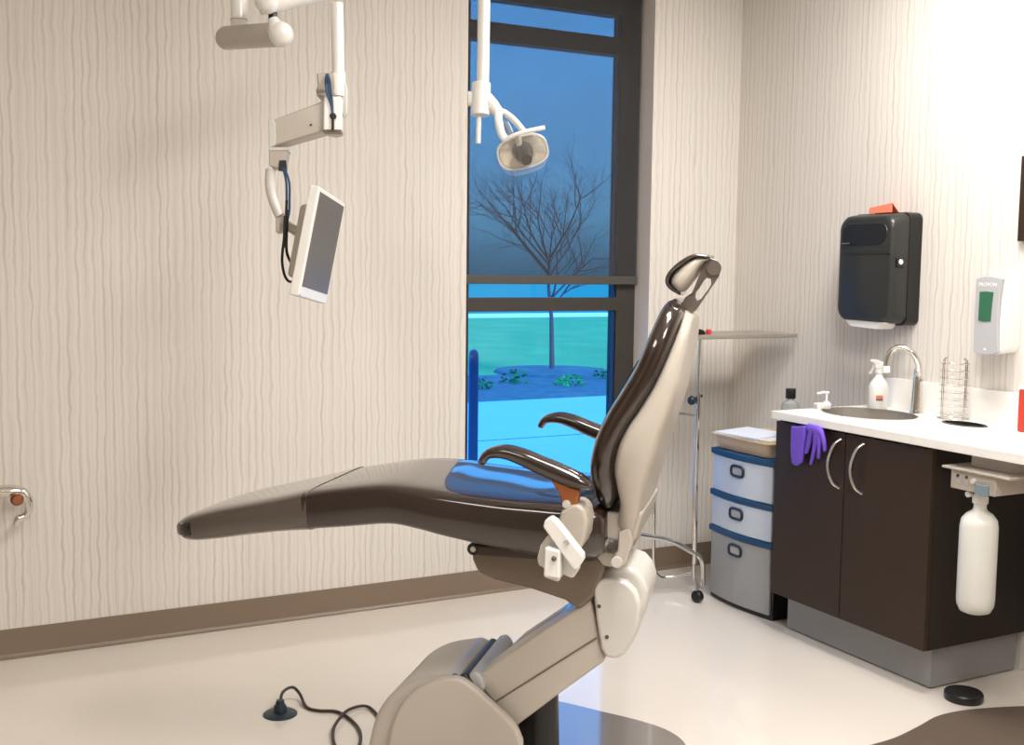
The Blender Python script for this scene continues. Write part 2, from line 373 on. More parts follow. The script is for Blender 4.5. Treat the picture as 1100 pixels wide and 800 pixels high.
# backrest cushion
st = [((722, 321), (734, 331), .12), ((714, 325), (735.5, 337), .15), ((706, 336), (731, 350), .175), ((694, 361), (722, 376), .20), ((681, 391), (708, 408), .215), ((664, 420), (693, 434), .225), ((648, 446), (677, 458), .232), ((636, 472), (665, 483), .235), ((630, 500), (662, 504), .23), ((633, 523), (664, 522), .22), ((640, 539), (663, 536), .20), ((648, 546), (660, 543), .18)]
bk = build(MB().rings(interp([sec(a, b, h) for a, b, h in st])), 'backrest', LEATH, ch, angle=60)
# raised piping seams along the front of the backrest
pp = MB()
for s in (-.10, .10):
    pp.tube([S(a[0]-.5, a[1], -h*.92)+CW*(h*.92+s) for a, b, h in st[4:10]], .0035, 6, sm=4)
build(pp, 'seam', mat('dark_seam', (30, 18, 14), .4), bk)
# back shell
st = [((735, 333), (745, 341), .115), ((727, 356), (741, 361), .165), ((713, 388), (733, 399), .195), ((700, 415), (727, 424), .21), ((684, 440), (719, 450), .222), ((668, 463), (712, 470), .23), ((659, 484), (706, 491), .232), ((656, 505), (699, 512), .226), ((660, 524), (693, 532), .215), ((664, 540), (687, 556), .20), ((662, 556), (682, 576), .18), ((660, 572), (678, 584), .15)]
sh = build(MB().rings(interp([sec(a, b, h, e=.42) for a, b, h in st])), 'back_shell', SHELL, ch, angle=60)
def sm2(pts, keep=2, n=4):
    q = smooth_path([V((x, y, 0)) for x, y in pts[:-keep]], n); return [(p.x, p.y) for p in q]+list(pts[-keep:])
def flat(pts, w, m, name, parent, th, bevel=.006, seg=3, label=None):
    """plate in the chair's side plane, outline in picture coordinates, thickness th away from the viewer"""
    return build(MB().prism([S(x, y, w) for x, y in pts], CW*th), name, m, parent, bevel=bevel, seg=seg, angle=32, label=label)
# under-back bracket, link and seat support
flat([(628, 545), (645, 549), (665, 551), (672, 540), (690, 552), (684, 578), (676, 586), (660, 580), (640, 577), (626, 576), (622, 560)], -.17, SHELL, 'back_bracket', ch, .34, .008)
flat([(664, 572), (676, 566), (680, 582), (672, 606), (664, 611), (656, 606), (657, 599), (663, 592)], -.185, SHELL, 'recline_link', ch, .03, .006)
flat([(676, 572), (686, 560), (688, 576), (681, 588), (676, 584)], .06, SHELL, 'recline_link', ch, .03, .006)
flat([(612, 589), (662, 594), (664, 607), (655, 609), (612, 600)], -.14, SHELL, 'seat_rail', ch, .03, .003)
flat([(612, 589), (662, 594), (664, 607), (655, 609), (612, 600)], .10, SHELL, 'seat_rail', ch, .03, .003)
b = MB().lathe([(.001, 0), (.014, 0), (.014, .012), (.001, .012)], S(662, 604, -.195), CW, 18); build(b, 'pivot_cap', SHELLL, ch, bevel=.002)
# seat underframe
sf = flat([(506, 586), (530, 588), (600, 593), (640, 598), (650, 612), (640, 640), (622, 656), (606, 645), (570, 633), (530, 623), (513, 615), (507, 602)], -.15, GREYD, 'seat_underframe', ch, .30, .012, 4)
flat([(510, 585), (600, 592), (640, 594), (640, 604), (600, 603), (512, 597)], -.20, mat('dark_underseat', (58, 47, 40), .45), 'seat_pan', ch, .40, .006)
b = MB().lathe([(.001, 0), (.016, 0), (.016, .05), (.001, .05)], S(508, 590, -.20), CW, 20); kn = build(b, 'side_knob', BLACK, ch, bevel=.003)
build(MB().lathe([(.001, 0), (.007, 0), (.007, .004), (.001, .004)], S(508, 590, -.204), CW, 14), 'knob_centre', NICKEL, kn)
flat([(573, 590), (578, 586.5), (580, 590)], -.19, SHELLL, 'side_catch', ch, .02, .002)

# arms
def arm(w, near):
    up = [(513.5, 492), (517, 486), (526, 481), (540, 478.5), (553, 480.5), (567, 485), (580, 490.5), (594, 496), (610, 503), (624, 510), (634, 519)]
    lo = [(513, 499.5), (518, 500.5), (524, 494), (538, 494), (551, 498.5), (562, 503.5), (573, 509), (586, 515), (600, 521), (616, 526.5), (633, 527.5)]
    R = []
    dw = 0 if near else (w+.33)
    for k, (a, b) in enumerate(zip(up, lo)):
        A = S(*a, -.33); B = S(*b, -.33); c = (A+B)/2+CW*(dw+.02); h = (A-B)/2; hw = [.017, .022, .025, .026, .027, .028, .028, .028, .028, .026, .018][k]
        R.append([c+h*math.cos(t)+CW*hw*math.sin(t) for t in [2*PI*i/18 for i in range(18)]])
    R = interp(R, 3)
    a_ = build(MB().rings(R), 'armrest', LEATH, ch, angle=70)
    sp = [(588, 513), (600, 519), (616, 525), (622, 528), (620, 540), (622, 549), (603, 549), (602, 538), (598, 528)]
    build(MB().prism([S(x, y, -.33)+CW*(dw+.006) for x, y in sp], CW*.03), 'armrest_support', ORANGE, a_, bevel=.006)
    b = MB().lathe([(.001, 0), (.009, .001), (.010, .006), (.001, .006)], S(608, 542, -.33)+CW*dw, CW, 16); build(b, 'screw_cap', SHELLL, a_)
    bo = [(602, 549), (610, 543), (620, 541), (628, 547), (631, 560), (629, 578), (624, 590), (612, 596), (600, 580), (599, 562)]
    if near: build(MB().prism([S(x, y, -.33)+CW*.0 for x, y in bo], CW*.10), 'armrest_boss', SHELL, a_, bevel=.010, seg=4)
    else: build(MB().prism([S(x, y, -.33)+CW*(dw-.06) for x, y in bo], CW*.09), 'armrest_boss', SHELL, a_, bevel=.010, seg=4)
arm(-.33, True); arm(.31, False)

# headrest
hc = MB(); outer = [(763, 274), (745, 272), (729, 280), (717.5, 291), (713.5, 301), (717, 310), (729, 317.5)]
inner = [(763, 278.5), (746, 277.5), (733, 285), (722.5, 294), (719, 302), (722, 307), (731, 313)]
R = []
for k, (a, b) in enumerate(zip(outer, inner)):
    hw = [.075, .10, .115, .12, .12, .11, .085][k]; R.append(sec(a, b, hw, e=.6, n=24))
hr = build(MB().rings(interp(R, 4)), 'headrest', LEATH, ch, angle=60)
def sec2(a, b, hw): return sec(a, b, hw, e=.6, n=24)
build(MB().rings(interp([sec2((762, 277), (762, 279), .06), sec2((746, 276), (753, 284), .088), sec2((732, 283), (745, 297), .10), (sec2((721.5, 293), (738, 306), .105)), sec2((718, 302), (733, 312), .10), sec2((722, 309), (730, 314), .08)], 3)), 'headrest_shell', SHELL, hr, angle=60)
for w in (-.055, .035):
    fr = [S(x, y, w) for x, y in ((756, 283), (763, 277), (771, 280), (774, 291), (772, 297), (747, 334), (741, 338), (734, 334), (733, 325), (736, 319), (742, 318))]
    sl = [S(x, y, w) for x, y in ((755, 302), (759, 298.5), (763.5, 299.5), (764, 305), (762, 309), (753, 321), (749, 323), (746.5, 319), (747.5, 314), (750, 310), (753, 305))]
    b = MB(); n = len(fr); th = CW*.02
    vs = fr+sl+[p+th for p in fr]+[p+th for p in sl]; fs = []
    for i in range(n):
        j2 = (i+1) % n; fs += [(i, j2, n+j2, n+i), (2*n+i, 3*n+i, 3*n+j2, 2*n+j2), (i, 2*n+i, 2*n+j2, j2), (n+i, n+j2, 3*n+j2, 3*n+i)]
    b.add(vs, fs); build(b, 'headrest_arm', mat('pewter_metal', (128, 120, 112), .3, metal=.6), hr, bevel=.002, seg=2)
build(MB().tube([S(767, 288, -.06), S(767, 288, .06)], .018, 20), 'tilt_barrel', mat('pewter_metal', (0, 0, 0)), hr)
build(MB().tube([S(740, 330, -.05), S(740, 330, .05)], .014, 20), 'neck_barrel', BLACK, hr)
build(MB().prism([S(x, y, -.03) for x, y in ((733, 328), (744, 334), (738, 352), (727, 345))], CW*.06), 'glide_bar', mat('pewter_metal', (0, 0, 0)), hr, bevel=.003)

# hand control holder on the near side
cb = flat([(583, 566), (585, 559), (591, 556), (597, 560), (626, 597), (626, 603), (620, 612), (616, 612)], -.42, WHITE, 'control_holder', ch, .035, .006, 4, label='white slanted control holder below the armrest')
build(MB().prism([S(x, y, -.395) for x, y in ((588, 575), (580, 586), (576.5, 600), (578, 608), (584, 610), (583, 620), (600, 626), (603, 617), (615, 622), (621, 613), (610, 590))], CW*.045), 'holder_body', SHELLL, cb, bevel=.008, seg=4)
build(MB().prism([S(x, y, -.43) for x, y in ((585, 588), (601, 592), (601, 622), (584, 619))], CW*.03), 'holder_clip', WHITE, cb, bevel=.004)
build(MB().ball(S(595, 600, -.432), .006), 'clip_screw', SCREWM, cb)
build(MB().prism([S(x, y, -.425) for x, y in ((605, 581), (609, 579), (612, 583), (608, 585))], CW*.01), 'holder_button', GREYP, cb, bevel=.001)
build(MB().tube([S(605, 590, -.37), S(612, 575, -.29)], .02, 14), 'holder_post', SHELL, cb)

# pivot housing (upper joint)
ph = [(635, 624), (638, 614), (645, 606), (657, 600), (672, 600), (684, 604), (692, 613), (697, 626), (697, 642), (692, 660), (686, 678), (680, 692), (671, 702), (660, 707), (650, 706), (645, 694), (641, 670), (637, 645)]
hp = flat([(x-1, y+8 if y < 640 else y) for x, y in ph], -.12, SHELLL, 'pivot_housing', ch, .20, .018, 5)
build(MB().prism([S(x, y, -.15) for x, y in ((637, 632), (642, 625), (656, 621), (672, 625), (683, 636), (688, 652), (686, 670), (680, 690), (671, 703), (661, 708.5), (650, 706), (645, 697), (640, 665))], CW*.035), 'end_cap', SHELLL, hp, bevel=.010, seg=4)
for q in ((643.5, 651), (652, 684)): build(MB().lathe([(.001, -.002), (.005, -.002), (.005, .004), (.001, .004)], S(*q, -.150), CW, 12), 'screw', SCREWM, hp)
build(MB().lathe([(.001, -.003), (.006, -.003), (.006, .004), (.001, .004)], S(687, 610, -.02), (UP*.6+RT*.3).normalized(), 12), 'screw', SCREWM, hp)
# lift arms
la = flat([(508, 729), (560, 692), (634, 643), (640, 665), (646, 698), (650, 710), (600, 746), (553.5, 781)], -.135, SHELL, 'lift_arm', ch, .10, .008, 4)
g1, g2 = S(533, 753, -.1365), S(641, 685, -.1365)
build(MB().tube([g1, g2], .0022, 6), 'groove', mat('groove_brown', (112, 100, 88), .6), la)
flat([(520, 722), (560, 685), (612, 650), (632, 650), (600, 690), (540, 740)], .10, SHELL, 'lift_arm', ch, .06, .008, 4)
# base: rounded hump housing, near cheek plate, flap, column and floor plate
hb = [(394, 812), (396, 792), (403, 768), (412, 750), (425, 735), (445, 722), (468, 716), (489, 715), (497, 722), (507, 745), (556, 806), (560, 850), (396, 850)]
b = MB(); fr = [S(x, y, -.205) for x, y in hb]
build(MB().prism([S(x, y, .03) for x, y in ((580, 690), (602, 657), (618, 650), (624, 668), (600, 690))], CW*.05), 'reflection_plate', mat('painted_window_reflection', (120, 184, 240), .2, coat=.5), la, bevel=.003)  # blue of the window's reflection painted into the colour of this plate
bs = flat(sm2([(391, 835), (392.5, 812), (396, 792), (402, 771), (412, 754), (427, 740), (446, 731), (468, 727), (489, 728), (512, 760), (540, 800), (552, 850), (390, 850)]), -.16, SHELL, 'base_housing', ch, .33, .022, 5)
build(MB().prism([S(x, y, -.185) for x, y in sm2([(415, 835), (416, 800), (421, 777), (430, 758), (444, 743), (460, 734), (478, 729), (492, 729), (506, 737), (530, 758), (552, 780), (560, 797), (562, 850), (414, 850)])], CW*.03), 'side_cover', SHELL, bs, bevel=.010, seg=4)
build(MB().prism([S(x, y, -.155) for x, y in ((490, 729), (497, 723), (504, 727), (512, 740), (506, 748), (496, 742))], CW*.30), 'boot', BLACK, bs, bevel=.008)
build(MB().tube([S(489, 727, -.16), S(489, 727, .17)], .010, 12), 'lip_roll', mat('satin_grey_lip', (200, 204, 210), .08, metal=.9), bs)
build(MB().prism([S(x, y, -.15) for x, y in ((499, 735), (503, 724), (511, 721), (518, 727), (522, 740), (512, 750), (503, 745))], CW*.32), 'rear_flap', GREYP, bs, bevel=.010, seg=4)
text('A', 'stamp', .012, Matrix.Translation(S(437, 800, -.186)), SCREWM, bs) if False else None
cc = S(578, 860, .0); cc.z = 0
b = MB().lathe([(.001, .0), (.088, 0), (.088, .10), (.078, .135), (.055, .16), (.050, .33), (.001, .33)], (cc.x, cc.y, .012), n=32)
build(b, 'column', BLACK, bs)
# floor plate under the base
pl = [PZ(x, y, .006) for x, y in ((415, 800), (470, 768), (530, 752), (590, 753), (645, 765), (690, 776), (720, 787), (738, 803), (748, 840), (720, 900), (600, 950), (470, 940), (405, 870))]
pl = smooth_path(pl+[pl[0]], 5)[:-1]
build(MB().prism([V((p.x, p.y, 0)) for p in pl], V((0, 0, .012))), 'floor_plate', PLATE, ch, bevel=.004)

# power cable + floor outlet
fo = PZ(301, 767, 0)
fb = empty('floor_outlet', (fo.x, fo.y, 0), 'round dark floor outlet cover with plugged-in cable beside the chair base', 'floor outlet')
build(MB().lathe([(.001, 0), (.055, 0), (.055, .003), (.048, .007), (.022, .010), (.020, .028), (.015, .034), (.012, .048), (.001, .05)], (fo.x, fo.y, 0), n=32), 'cover_disc', PUCK, fb)
cpts = [(fo.x, fo.y, .045), tuple(fo+V((0, 0, .075)))]
q = [(304, 743, .055), (314, 738, .045), (322, 745, .02), (329, 759, .006), (342, 763, .006), (361, 764, .006), (374.5, 771, .006), (386, 784, .006), (386, 800, .006), (373, 812, .006), (360, 801, .006), (358, 784, .012), (365, 771, .016), (375, 762, .016), (391, 758, .010), (402, 764, .006), (412, 780, .006), (420, 800, .006)]
cpts = [(fo.x, fo.y, .040)] + [tuple(PZ(a, b_, z)) for a, b_, z in q]
tag(build(MB().tube(cpts, .0052, 10, sm=6), 'power_cable', CABLE), 'thin brown cable looping over the floor from outlet to chair base', 'cable')

# ------------------------------------------------------------------ monitor on jointed arm
mo = D(363, 0, 3.3)
ma = empty('jointed_boom', tuple(D(362, 100, 3.3)), 'cream jointed monitor arm hanging from a ceiling pole', 'monitor arm')
DM = 3.3
T1, T0 = D(363.5, 82, DM), D(362, 4, DM)
build(MB().tube([T0, T1], .0185, 24), 'drop_pole', WHITEM, ma)
build(MB().tube([D(278, 2, DM-.05), D(300, -2, DM-.03), D(395, -24, DM+.2)], .037, 24), 'boom', WHITEM, ma)
cpz = D(287, 1, DM-.05)
build(MB().ball(cpz, .037, 20), 'boom_end', WHITEM, ma)
build(MB().tube([D(293, 10, DM-.02), D(293, 22, DM-.02)], [.013, .013], 16), 'swivel_pin', BLACK, ma)
build(MB().tube([D(293, 20, DM-.02), D(298, 34, DM-.02)], [.014, .032], 20), 'swivel_cone', WHITEM, ma)
build(MB().tube([D(243, 41, 3.42), D(248, 40.5, 3.41), D(300, 37, 3.29)], .0355, 28), 'lower_boom', SHELL, ma)
build(MB().ball(D(244, 41, 3.42), .0355, 20), 'boom_end', SHELL, ma)
build(MB().ball(D(302, 37, 3.28), .0375, 20), 'boom_end', WHITEM, ma)
cp = build(MB().tube([D(257, -170, 3.4), D(257, 22, 3.4), D(257, 36, 3.4)], .0255, 24), 'ceiling_pole', WHITEM, ma)
build(MB().lathe([(.001, 0), (.0268, 0), (.0268, .003), (.001, .003)], D(257, 22, 3.4), n=24), 'collar_ring', SHELL, cp)
# pole clamp
k1 = D(351, 86, DM-.03)
def quad(pts, d, m, name, par, th, bevel=.006): return build(MB().prism([D(x, y, d) for x, y in pts], FW*th), name, m, par, bevel=bevel, angle=32)
cl_ = build(MB().tube([D(363, 78, DM), D(363, 104, DM)], .0225, 24), 'pole_clamp', WHITEM, ma)
quad([(339.5, 78), (360, 77), (361, 102), (350, 104), (340, 103), (339.5, 97), (341, 90)], DM-.04, SHELL, 'clamp_bracket', ma, .06)
quad([(339.5, 96), (350, 96), (350, 99), (339.5, 99)], DM-.045, mat('clamp_band', (150, 142, 132), .4), 'clamp_band', ma, .06, .001)
quad([(367, 90), (370, 84), (373, 95), (372.5, 122), (369, 126), (366.5, 116)], DM-.01, SHELLL, 'clamp_lever', ma, .02, .003)
# arm box
ab = quad([(288, 130), (294, 128), (342, 110), (350, 104), (360, 103), (366, 108), (366, 141), (357, 143), (347, 141), (296, 156), (289, 158)], DM-.05, SHELL, 'arm_box', ma, .07, .006)
quad([(347.5, 103), (366.5, 103), (366, 141), (347, 140)], DM-.075, WHITEM, 'arm_knuckle', ma, .04, .005)
quad([(347, 139), (366.5, 139), (366, 142), (347, 142)], DM-.076, GREYD, 'knuckle_edge', ma, .03, .001)
quad([(288, 128.5), (293.5, 128), (296, 134), (296, 156), (289, 159)], DM-.055, SHELLL, 'arm_end_plate', ma, .07, .003)
build(MB().lathe([(.001, 0), (.0095, 0), (.0095, .008), (.001, .008)], D(357.5, 124.5, DM-.083), FW, 18), 'cable_boss', BLACK, ma)
build(MB().ball(D(334, 134, DM-.052), .0035), 'arm_screw', SCREWM, ma)
cab = MB()
for dx, r_ in ((-3.2, .0035), (-.8, .003), (1.4, .003)): cab.tube([D(352+dx*.3, 80, DM-.05), D(353+dx, 88, DM-.082), D(354.5+dx, 100, DM-.088), D(356.5+dx*.3, 112, DM-.085), D(357.2, 122, DM-.085)], r_, 8, sm=4)
build(cab, 'arm_cable', BLUEC, ma)
build(MB().tube([D(357.5, 122, DM-.088), D(357.5, 140, DM-.086)], .004, 8), 'arm_cable', BLACK, ma)
# neck below arm
quad([(288.5, 159), (308, 159), (308, 163), (306, 179), (298, 181), (289, 178)], DM-.05, SHELL, 'neck_bracket', ma, .05, .004)
quad([(288, 158), (309, 158), (309, 161.5), (288, 161.5)], DM-.053, SHELLL, 'neck_cap', ma, .056, .001)
quad([(300, 172), (307, 172), (308, 184), (299, 183)], DM-.056, BLACK, 'cable_clip', ma, .012, .001)
build(MB().tube([D(291, 182, DM-.03), D(290, 196, DM-.03), D(292, 210, DM-.03), D(297, 224, DM-.03), D(301, 232, DM-.03)], .0135, 18, sm=5, flat=(1, 1.1)), 'curved_link', SHELLL, ma)
quad([(296, 234), (308, 230), (307, 248), (296, 250)], DM-.04, SHELL, 'tilt_bracket', ma, .04, .004)
cab = MB()
for dx in (-1.6, 1.6): cab.tube([D(304+dx*.4, 178, DM-.052), D(309+dx, 195, DM-.06), D(309.5+dx, 212, DM-.06), D(309+dx, 228, DM-.06), D(307+dx*.4, 240, DM-.06)], .0035, 8, sm=4)
build(cab, 'hanging_cable', BLUEC, ma)
cab = MB()
cab.tube([D(308, 215, DM-.06), D(307, 240, DM-.06), D(305, 258, DM-.06), D(303, 278, DM-.06), D(305, 293, DM-.06), D(309.5, 301.5, DM-.05), D(317, 303, DM-.02)], .0042, 8, sm=5)
cab.tube([D(309, 225, DM-.06), D(308, 250, DM-.06), D(308, 270, DM-.06), D(313, 283, DM-.05), D(318, 288, DM-.02)], .0042, 8, sm=5)
cab.tube([D(307, 232, DM-.062), D(305.5, 266, DM-.062)], .006, 8)
build(cab, 'hanging_cable', BLACK, ma)

# monitor
BLc = D(320.5, 318, 3.12); TLc = D(343, 200, 3.12); BRc = D(351.5, 321, 3.40)
ez = (TLc-BLc); hgt = ez.length; ez.normalize(); ex = (BRc-BLc); ex = (ex-ez*ex.dot(ez)); wid = ex.length; ex.normalize(); ey = ez.cross(ex)   # ey points to the back
if ey.dot(RT) > 0: ey = -ey
mn = empty('monitor', tuple(BLc), 'small white flat monitor tilted down at the end of the jointed arm', 'monitor')
fx = (BLc, ex, ey, ez)
fr = build(MB().box((0, 0, 0), (wid, .028, hgt), fx), 'casing', WHITE, mn, bevel=.004)
build(MB().box((.016, -.0015, .030), (wid-.012, .002, hgt-.012), fx), 'screen', SCREEN, mn, bevel=.0008)
build(MB().prism([BLc+ex*a+ez*b_+ey*.026 for a, b_ in ((.04, .05), (.04, hgt-.05), (wid-.04, hgt-.05), (wid-.04, .05))], ey*.034), 'rear_cover', SHELL, mn, bevel=.014, seg=4)
build(MB().box((.002, -.001, .004), (.018, .0, .007), fx), 'lower_mark', GREYP, mn)
mb_ = MB().tube([BLc+ex*wid*.4+ez*hgt*.55+ey*.04, D(305, 240, DM-.03)], .014, 14)
build(mb_, 'mount_stub', SHELL, ma)

# ------------------------------------------------------------------ dental light
DL = 3.6
lt = empty('dental_light', tuple(D(517, 100, DL)), 'white dental examination light on a pole in front of the blind', 'dental light')
build(MB().tube([D(521, -60, DL), D(518.7, 90, DL)], .0200, 24), 'pole', WHITEM, lt)
sl = build(MB().tube([D(517, 89, DL), D(516.2, 124, DL)], .0305, 28), 'sleeve', WHITEM, lt, bevel=.003)
build(MB().tube([D(503, 106, DL), D(508, 106, DL)], .024, 20, flat=(.5, 1)), 'tension_knob', WHITE, sl)
build(MB().tube([D(514.5, 124, DL), D(513.5, 154, DL)], .0085, 14), 'handle_rod', WHITE, sl)
build(MB().tube([D(522, 106, DL), D(529, 113, DL), D(535, 120, DL)], [.024, .022, .018], 18), 'elbow', WHITEM, lt)
build(MB().tube([D(526, 116, DL), D(533, 120, DL)], .016, 14), 'elbow_joint', SHELLL, lt)
for dd in (-.05, .06):
    build(MB().tube([D(535, 122, DL+dd*.3), D(540, 120, DL+dd) if dd > 0 else D(536, 132, DL+dd), D(552, 129, DL+dd) if dd > 0 else D(539, 144, DL+dd), D(563, 142, DL+dd) if dd > 0 else D(545, 152, DL+dd)], .013, 14, sm=5, flat=(1, .8)), 'yoke', WHITEM, lt)
build(MB().prism([D(x, y, DL) for x, y in ((538, 128), (546, 130), (552, 142), (547, 145))], FW*.02), 'yoke_web', mat('steel_blue_web', (120, 132, 150), .3, metal=.5), lt, bevel=.003)
hc_ = D(561, 160, DL-.02); ln = (D(565, 182, DL-.12)-hc_).normalized(); la_, lb_, _ = basis(ln)
# oval reflector dish opening towards lower left / viewer
ax1 = (D(587, 152, DL)-D(537, 168, DL)).normalized(); ax2 = (ln.cross(ax1)).normalized(); ax1 = ax2.cross(ln).normalized()
def oval(s, h): return [hc_+ln*h+ax1*math.copysign(abs(math.cos(t))**.72, math.cos(t))*.080*s+ax2*math.copysign(abs(math.sin(t))**.72, math.sin(t))*.056*s for t in [2*PI*k/32 for k in range(32)]]
hd = build(MB().rings([oval(.35, -.025), oval(.7, -.018), oval(.95, .0), oval(1.04, .016), oval(1.04, .024), oval(.97, .024), oval(.9, .004), oval(.6, -.010), oval(.1, -.014)], cap=True), 'lamp_head', WHITEM, lt, angle=50)
build(MB().rings([oval(1.0, .022), oval(.98, .050), oval(.86, .078), oval(.5, .088), oval(.05, .09)], cap=True), 'lens_cover', CLEARP, hd, angle=60)
build(MB().rings([oval(.93, .020), oval(.7, .012), oval(.1, .0)], cap=False), 'reflector', REFLECTOR, hd)
p0 = hc_+ln*.0
build(MB().tube([hc_+ln*.004, hc_+ax1*.003+ln*.04, hc_+ax1*.008+ln*.076], [.034, .030, .018], 14, sm=3), 'bulb_shield', LAMPBROWN, hd)
b = MB(); b.tube([D(543, 150, DL-.08), D(552, 145.5, DL-.09), D(566, 141, DL-.09), D(585, 137, DL-.08)], .0075, 12, sm=4)
build(b, 'handle_bar', WHITE, hd)
build(MB().tube([D(556, 144, DL-.09), D(558, 156, DL-.05)], .010, 12), 'handle_stem', SHELLL, hd)

# ------------------------------------------------------------------ base cabinet, counter, sink
CF, CY0, CY1 = -.53, -.952, -1.742
cz = .86
cab_ = empty('sink_base_cabinet', (-.27, -1.35, 0), 'dark espresso two-door cabinet under the sink counter', 'cabinet')
b = MB(); b.box((CF+.02, CY1, .156), (-.004, CY1+.018, .867)); b.box((CF+.02, CY0-.018, .156), (-.004, CY0, .867)); b.box((CF+.02, CY1+.018, .156), (-.004, CY0-.018, .174)); b.box((-.012, CY1+.018, .174), (-.004, CY0-.018, .867))
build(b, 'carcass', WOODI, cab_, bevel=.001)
for y0, y1, hy in ((CY0-.001, -1.3345, -1.312), (-1.3385, CY1, -1.428)):
    d_ = build(MB().box((CF, y1, .157), (CF+.019, y0, .858)), 'door', WOOD, cab_, bevel=.0015)
    s_ = 1
    hp_ = [(CF+.001, hy, .834), (CF-.022, hy+.010, .815), (CF-.030, hy+.022, .78), (CF-.032, hy+.030, .742), (CF-.030, hy+.024, .70), (CF-.022, hy+.010, .668), (CF+.001, hy, .650)]
    build(MB().tube(hp_, .0058, 12, sm=5), 'handle', NICKEL, d_)
build(MB().box((-.455, CY1+.03, .006), (-.02, CY0-.02, .156)), 'toe_kick', TOE, cab_, bevel=.001)
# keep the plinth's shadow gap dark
build(MB().box((-.445, CY1+.04, .0), (-.03, CY0-.03, .006)), 'plinth_gap_shade', BLACK, cab_)

SC = V((-.245, -1.165, 0)); HC = V((-.150, -1.545, 0))
CT0, CT1 = .868, .900
def in_ell(p, c, rx, ry): return ((p[0]-c.x)/rx)**2+((p[1]-c.y)/ry)**2 < 1
# counter top: slab with two cut-outs, built from triangulated outline with holes
def slab(outer, holes, z0, z1, name, m, **k):
    bm = bmesh.new(); es = []
    for loop in [outer]+holes:
        vs = [bm.verts.new((x, y, z1)) for x, y in loop]
        es += [bm.edges.new((vs[i], vs[(i+1) % len(vs)])) for i in range(len(vs))]
    r = bmesh.ops.triangle_fill(bm, edges=es, use_beauty=True, use_dissolve=False)
    top = [f for f in bm.faces]
    ex_ = bmesh.ops.extrude_face_region(bm, geom=top)
    for v in [g for g in ex_['geom'] if isinstance(g, bmesh.types.BMVert)]: v.co.z = z0
    b = MB(); bm.verts.index_update(); b.add([v.co.copy() for v in bm.verts], [tuple(v.index for v in f.verts) for f in bm.faces]); bm.free()
    return build(b, name, m, **k)
def circ(c, rx, ry, n=40): return [(c.x+rx*math.cos(2*PI*k/n), c.y+ry*math.sin(2*PI*k/n)) for k in range(n)]
SRX, SRY = .165, .205; HRX, HRY = .052, .085
cnt = slab([(-.552, CY0+.005), (-.001, CY0+.005), (-.001, -2.9), (-.552, -2.9)], [circ(SC, SRX, SRY), circ(HC, HRX, HRY)], CT0, CT1, 'countertop', QUARTZ, bevel=.0025, seg=2)
tag(cnt, 'white solid-surface countertop with undermount sink and round waste hole', 'countertop')
bsp = MB(); bsp.box((-.014, -2.9, CT1), (-.001, CY0+.005, 1.022))
tag(build(bsp, 'backsplash', QUARTZ, bevel=.002), 'low white upstand along the wall behind the sink', 'backsplash')
# sink
sk = empty('sink', (SC.x, SC.y, .74), 'round stainless steel sink bowl set in the white countertop', 'sink')
b = MB(); n = 40
def er(s, z): return [V((SC.x+SRX*s*math.cos(2*PI*k/n), SC.y+SRY*s*math.sin(2*PI*k/n), z)) for k in range(n)]
b.rings([er(1.05, .867), er(1.0, .867), er(.99, .85), er(.95, .80), er(.85, .765), er(.6, .75), er(.15, .745), er(.02, .745)], cap=False)
b.rings([er(1.04, .862), er(.99, .80), er(.88, .75), er(.6, .735), er(.02, .73)], cap=False)
build(b, 'bowl', STEEL, sk, angle=60)
rm = MB().rings([er(.998, .868), er(.998, .9005), er(.975, .9005), er(.975, .868)], cap=False); build(rm, 'rim', STEEL, sk)
build(MB().lathe([(.001, 0), (.030, 0), (.026, .003), (.001, .002)], (SC.x, SC.y, .746), n=24), 'drain', CHROME, sk)
# waste hole grommet
wr = MB()
def hr_(s, z): return [V((HC.x+HRX*s*math.cos(2*PI*k/n), HC.y+HRY*s*math.sin(2*PI*k/n), z)) for k in range(n)]
wr.rings([hr_(1.10, .9005), hr_(1.08, .9035), hr_(.97, .9035), hr_(.955, .87), hr_(.94, .76), hr_(.01, .75)], cap=False)
tag(build(wr, 'waste_chute', mat('dark_steel_ring', (60, 58, 56), .3, metal=.5)), 'oval dark waste chute opening in the counter right of the sink', 'waste chute')
# faucet
fp = V((-.062, -1.235, CT1+.0005))
fa = empty('faucet', tuple(fp), 'chrome gooseneck faucet arching over the sink', 'faucet')
build(MB().lathe([(.001, 0), (.026, 0), (.026, .006), (.0235, .012), (.0225, .03), (.019, .12), (.0155, .17), (.014, .175), (.001, .175)], fp, n=24), 'body', CHROME, fa)
T = lambda px, py: PX(px, py, 0)
gp = [PX(987, 402, -.075), PX(986.5, 392, -.085), PX(981, 380, -.105), PX(970, 373.5, -.130), PX(959, 375.5, -.155), PX(953.5, 385, -.170), PX(952, 394, -.175)]
gp = [fp+V((0, 0, .165))]+gp
build(MB().tube(gp, .0125, 16, sm=5), 'spout', CHROME, fa)
build(MB().tube([gp[-1]+V((0, 0, .004)), gp[-1]-V((0, 0, .022))], [.0145, .0155], 18), 'aerator', WHITE, fa)
build(MB().tube([fp+V((0, 0, .13)), fp+V((-.005, -.03, .135))], .006, 12), 'lever', CHROME, fa)

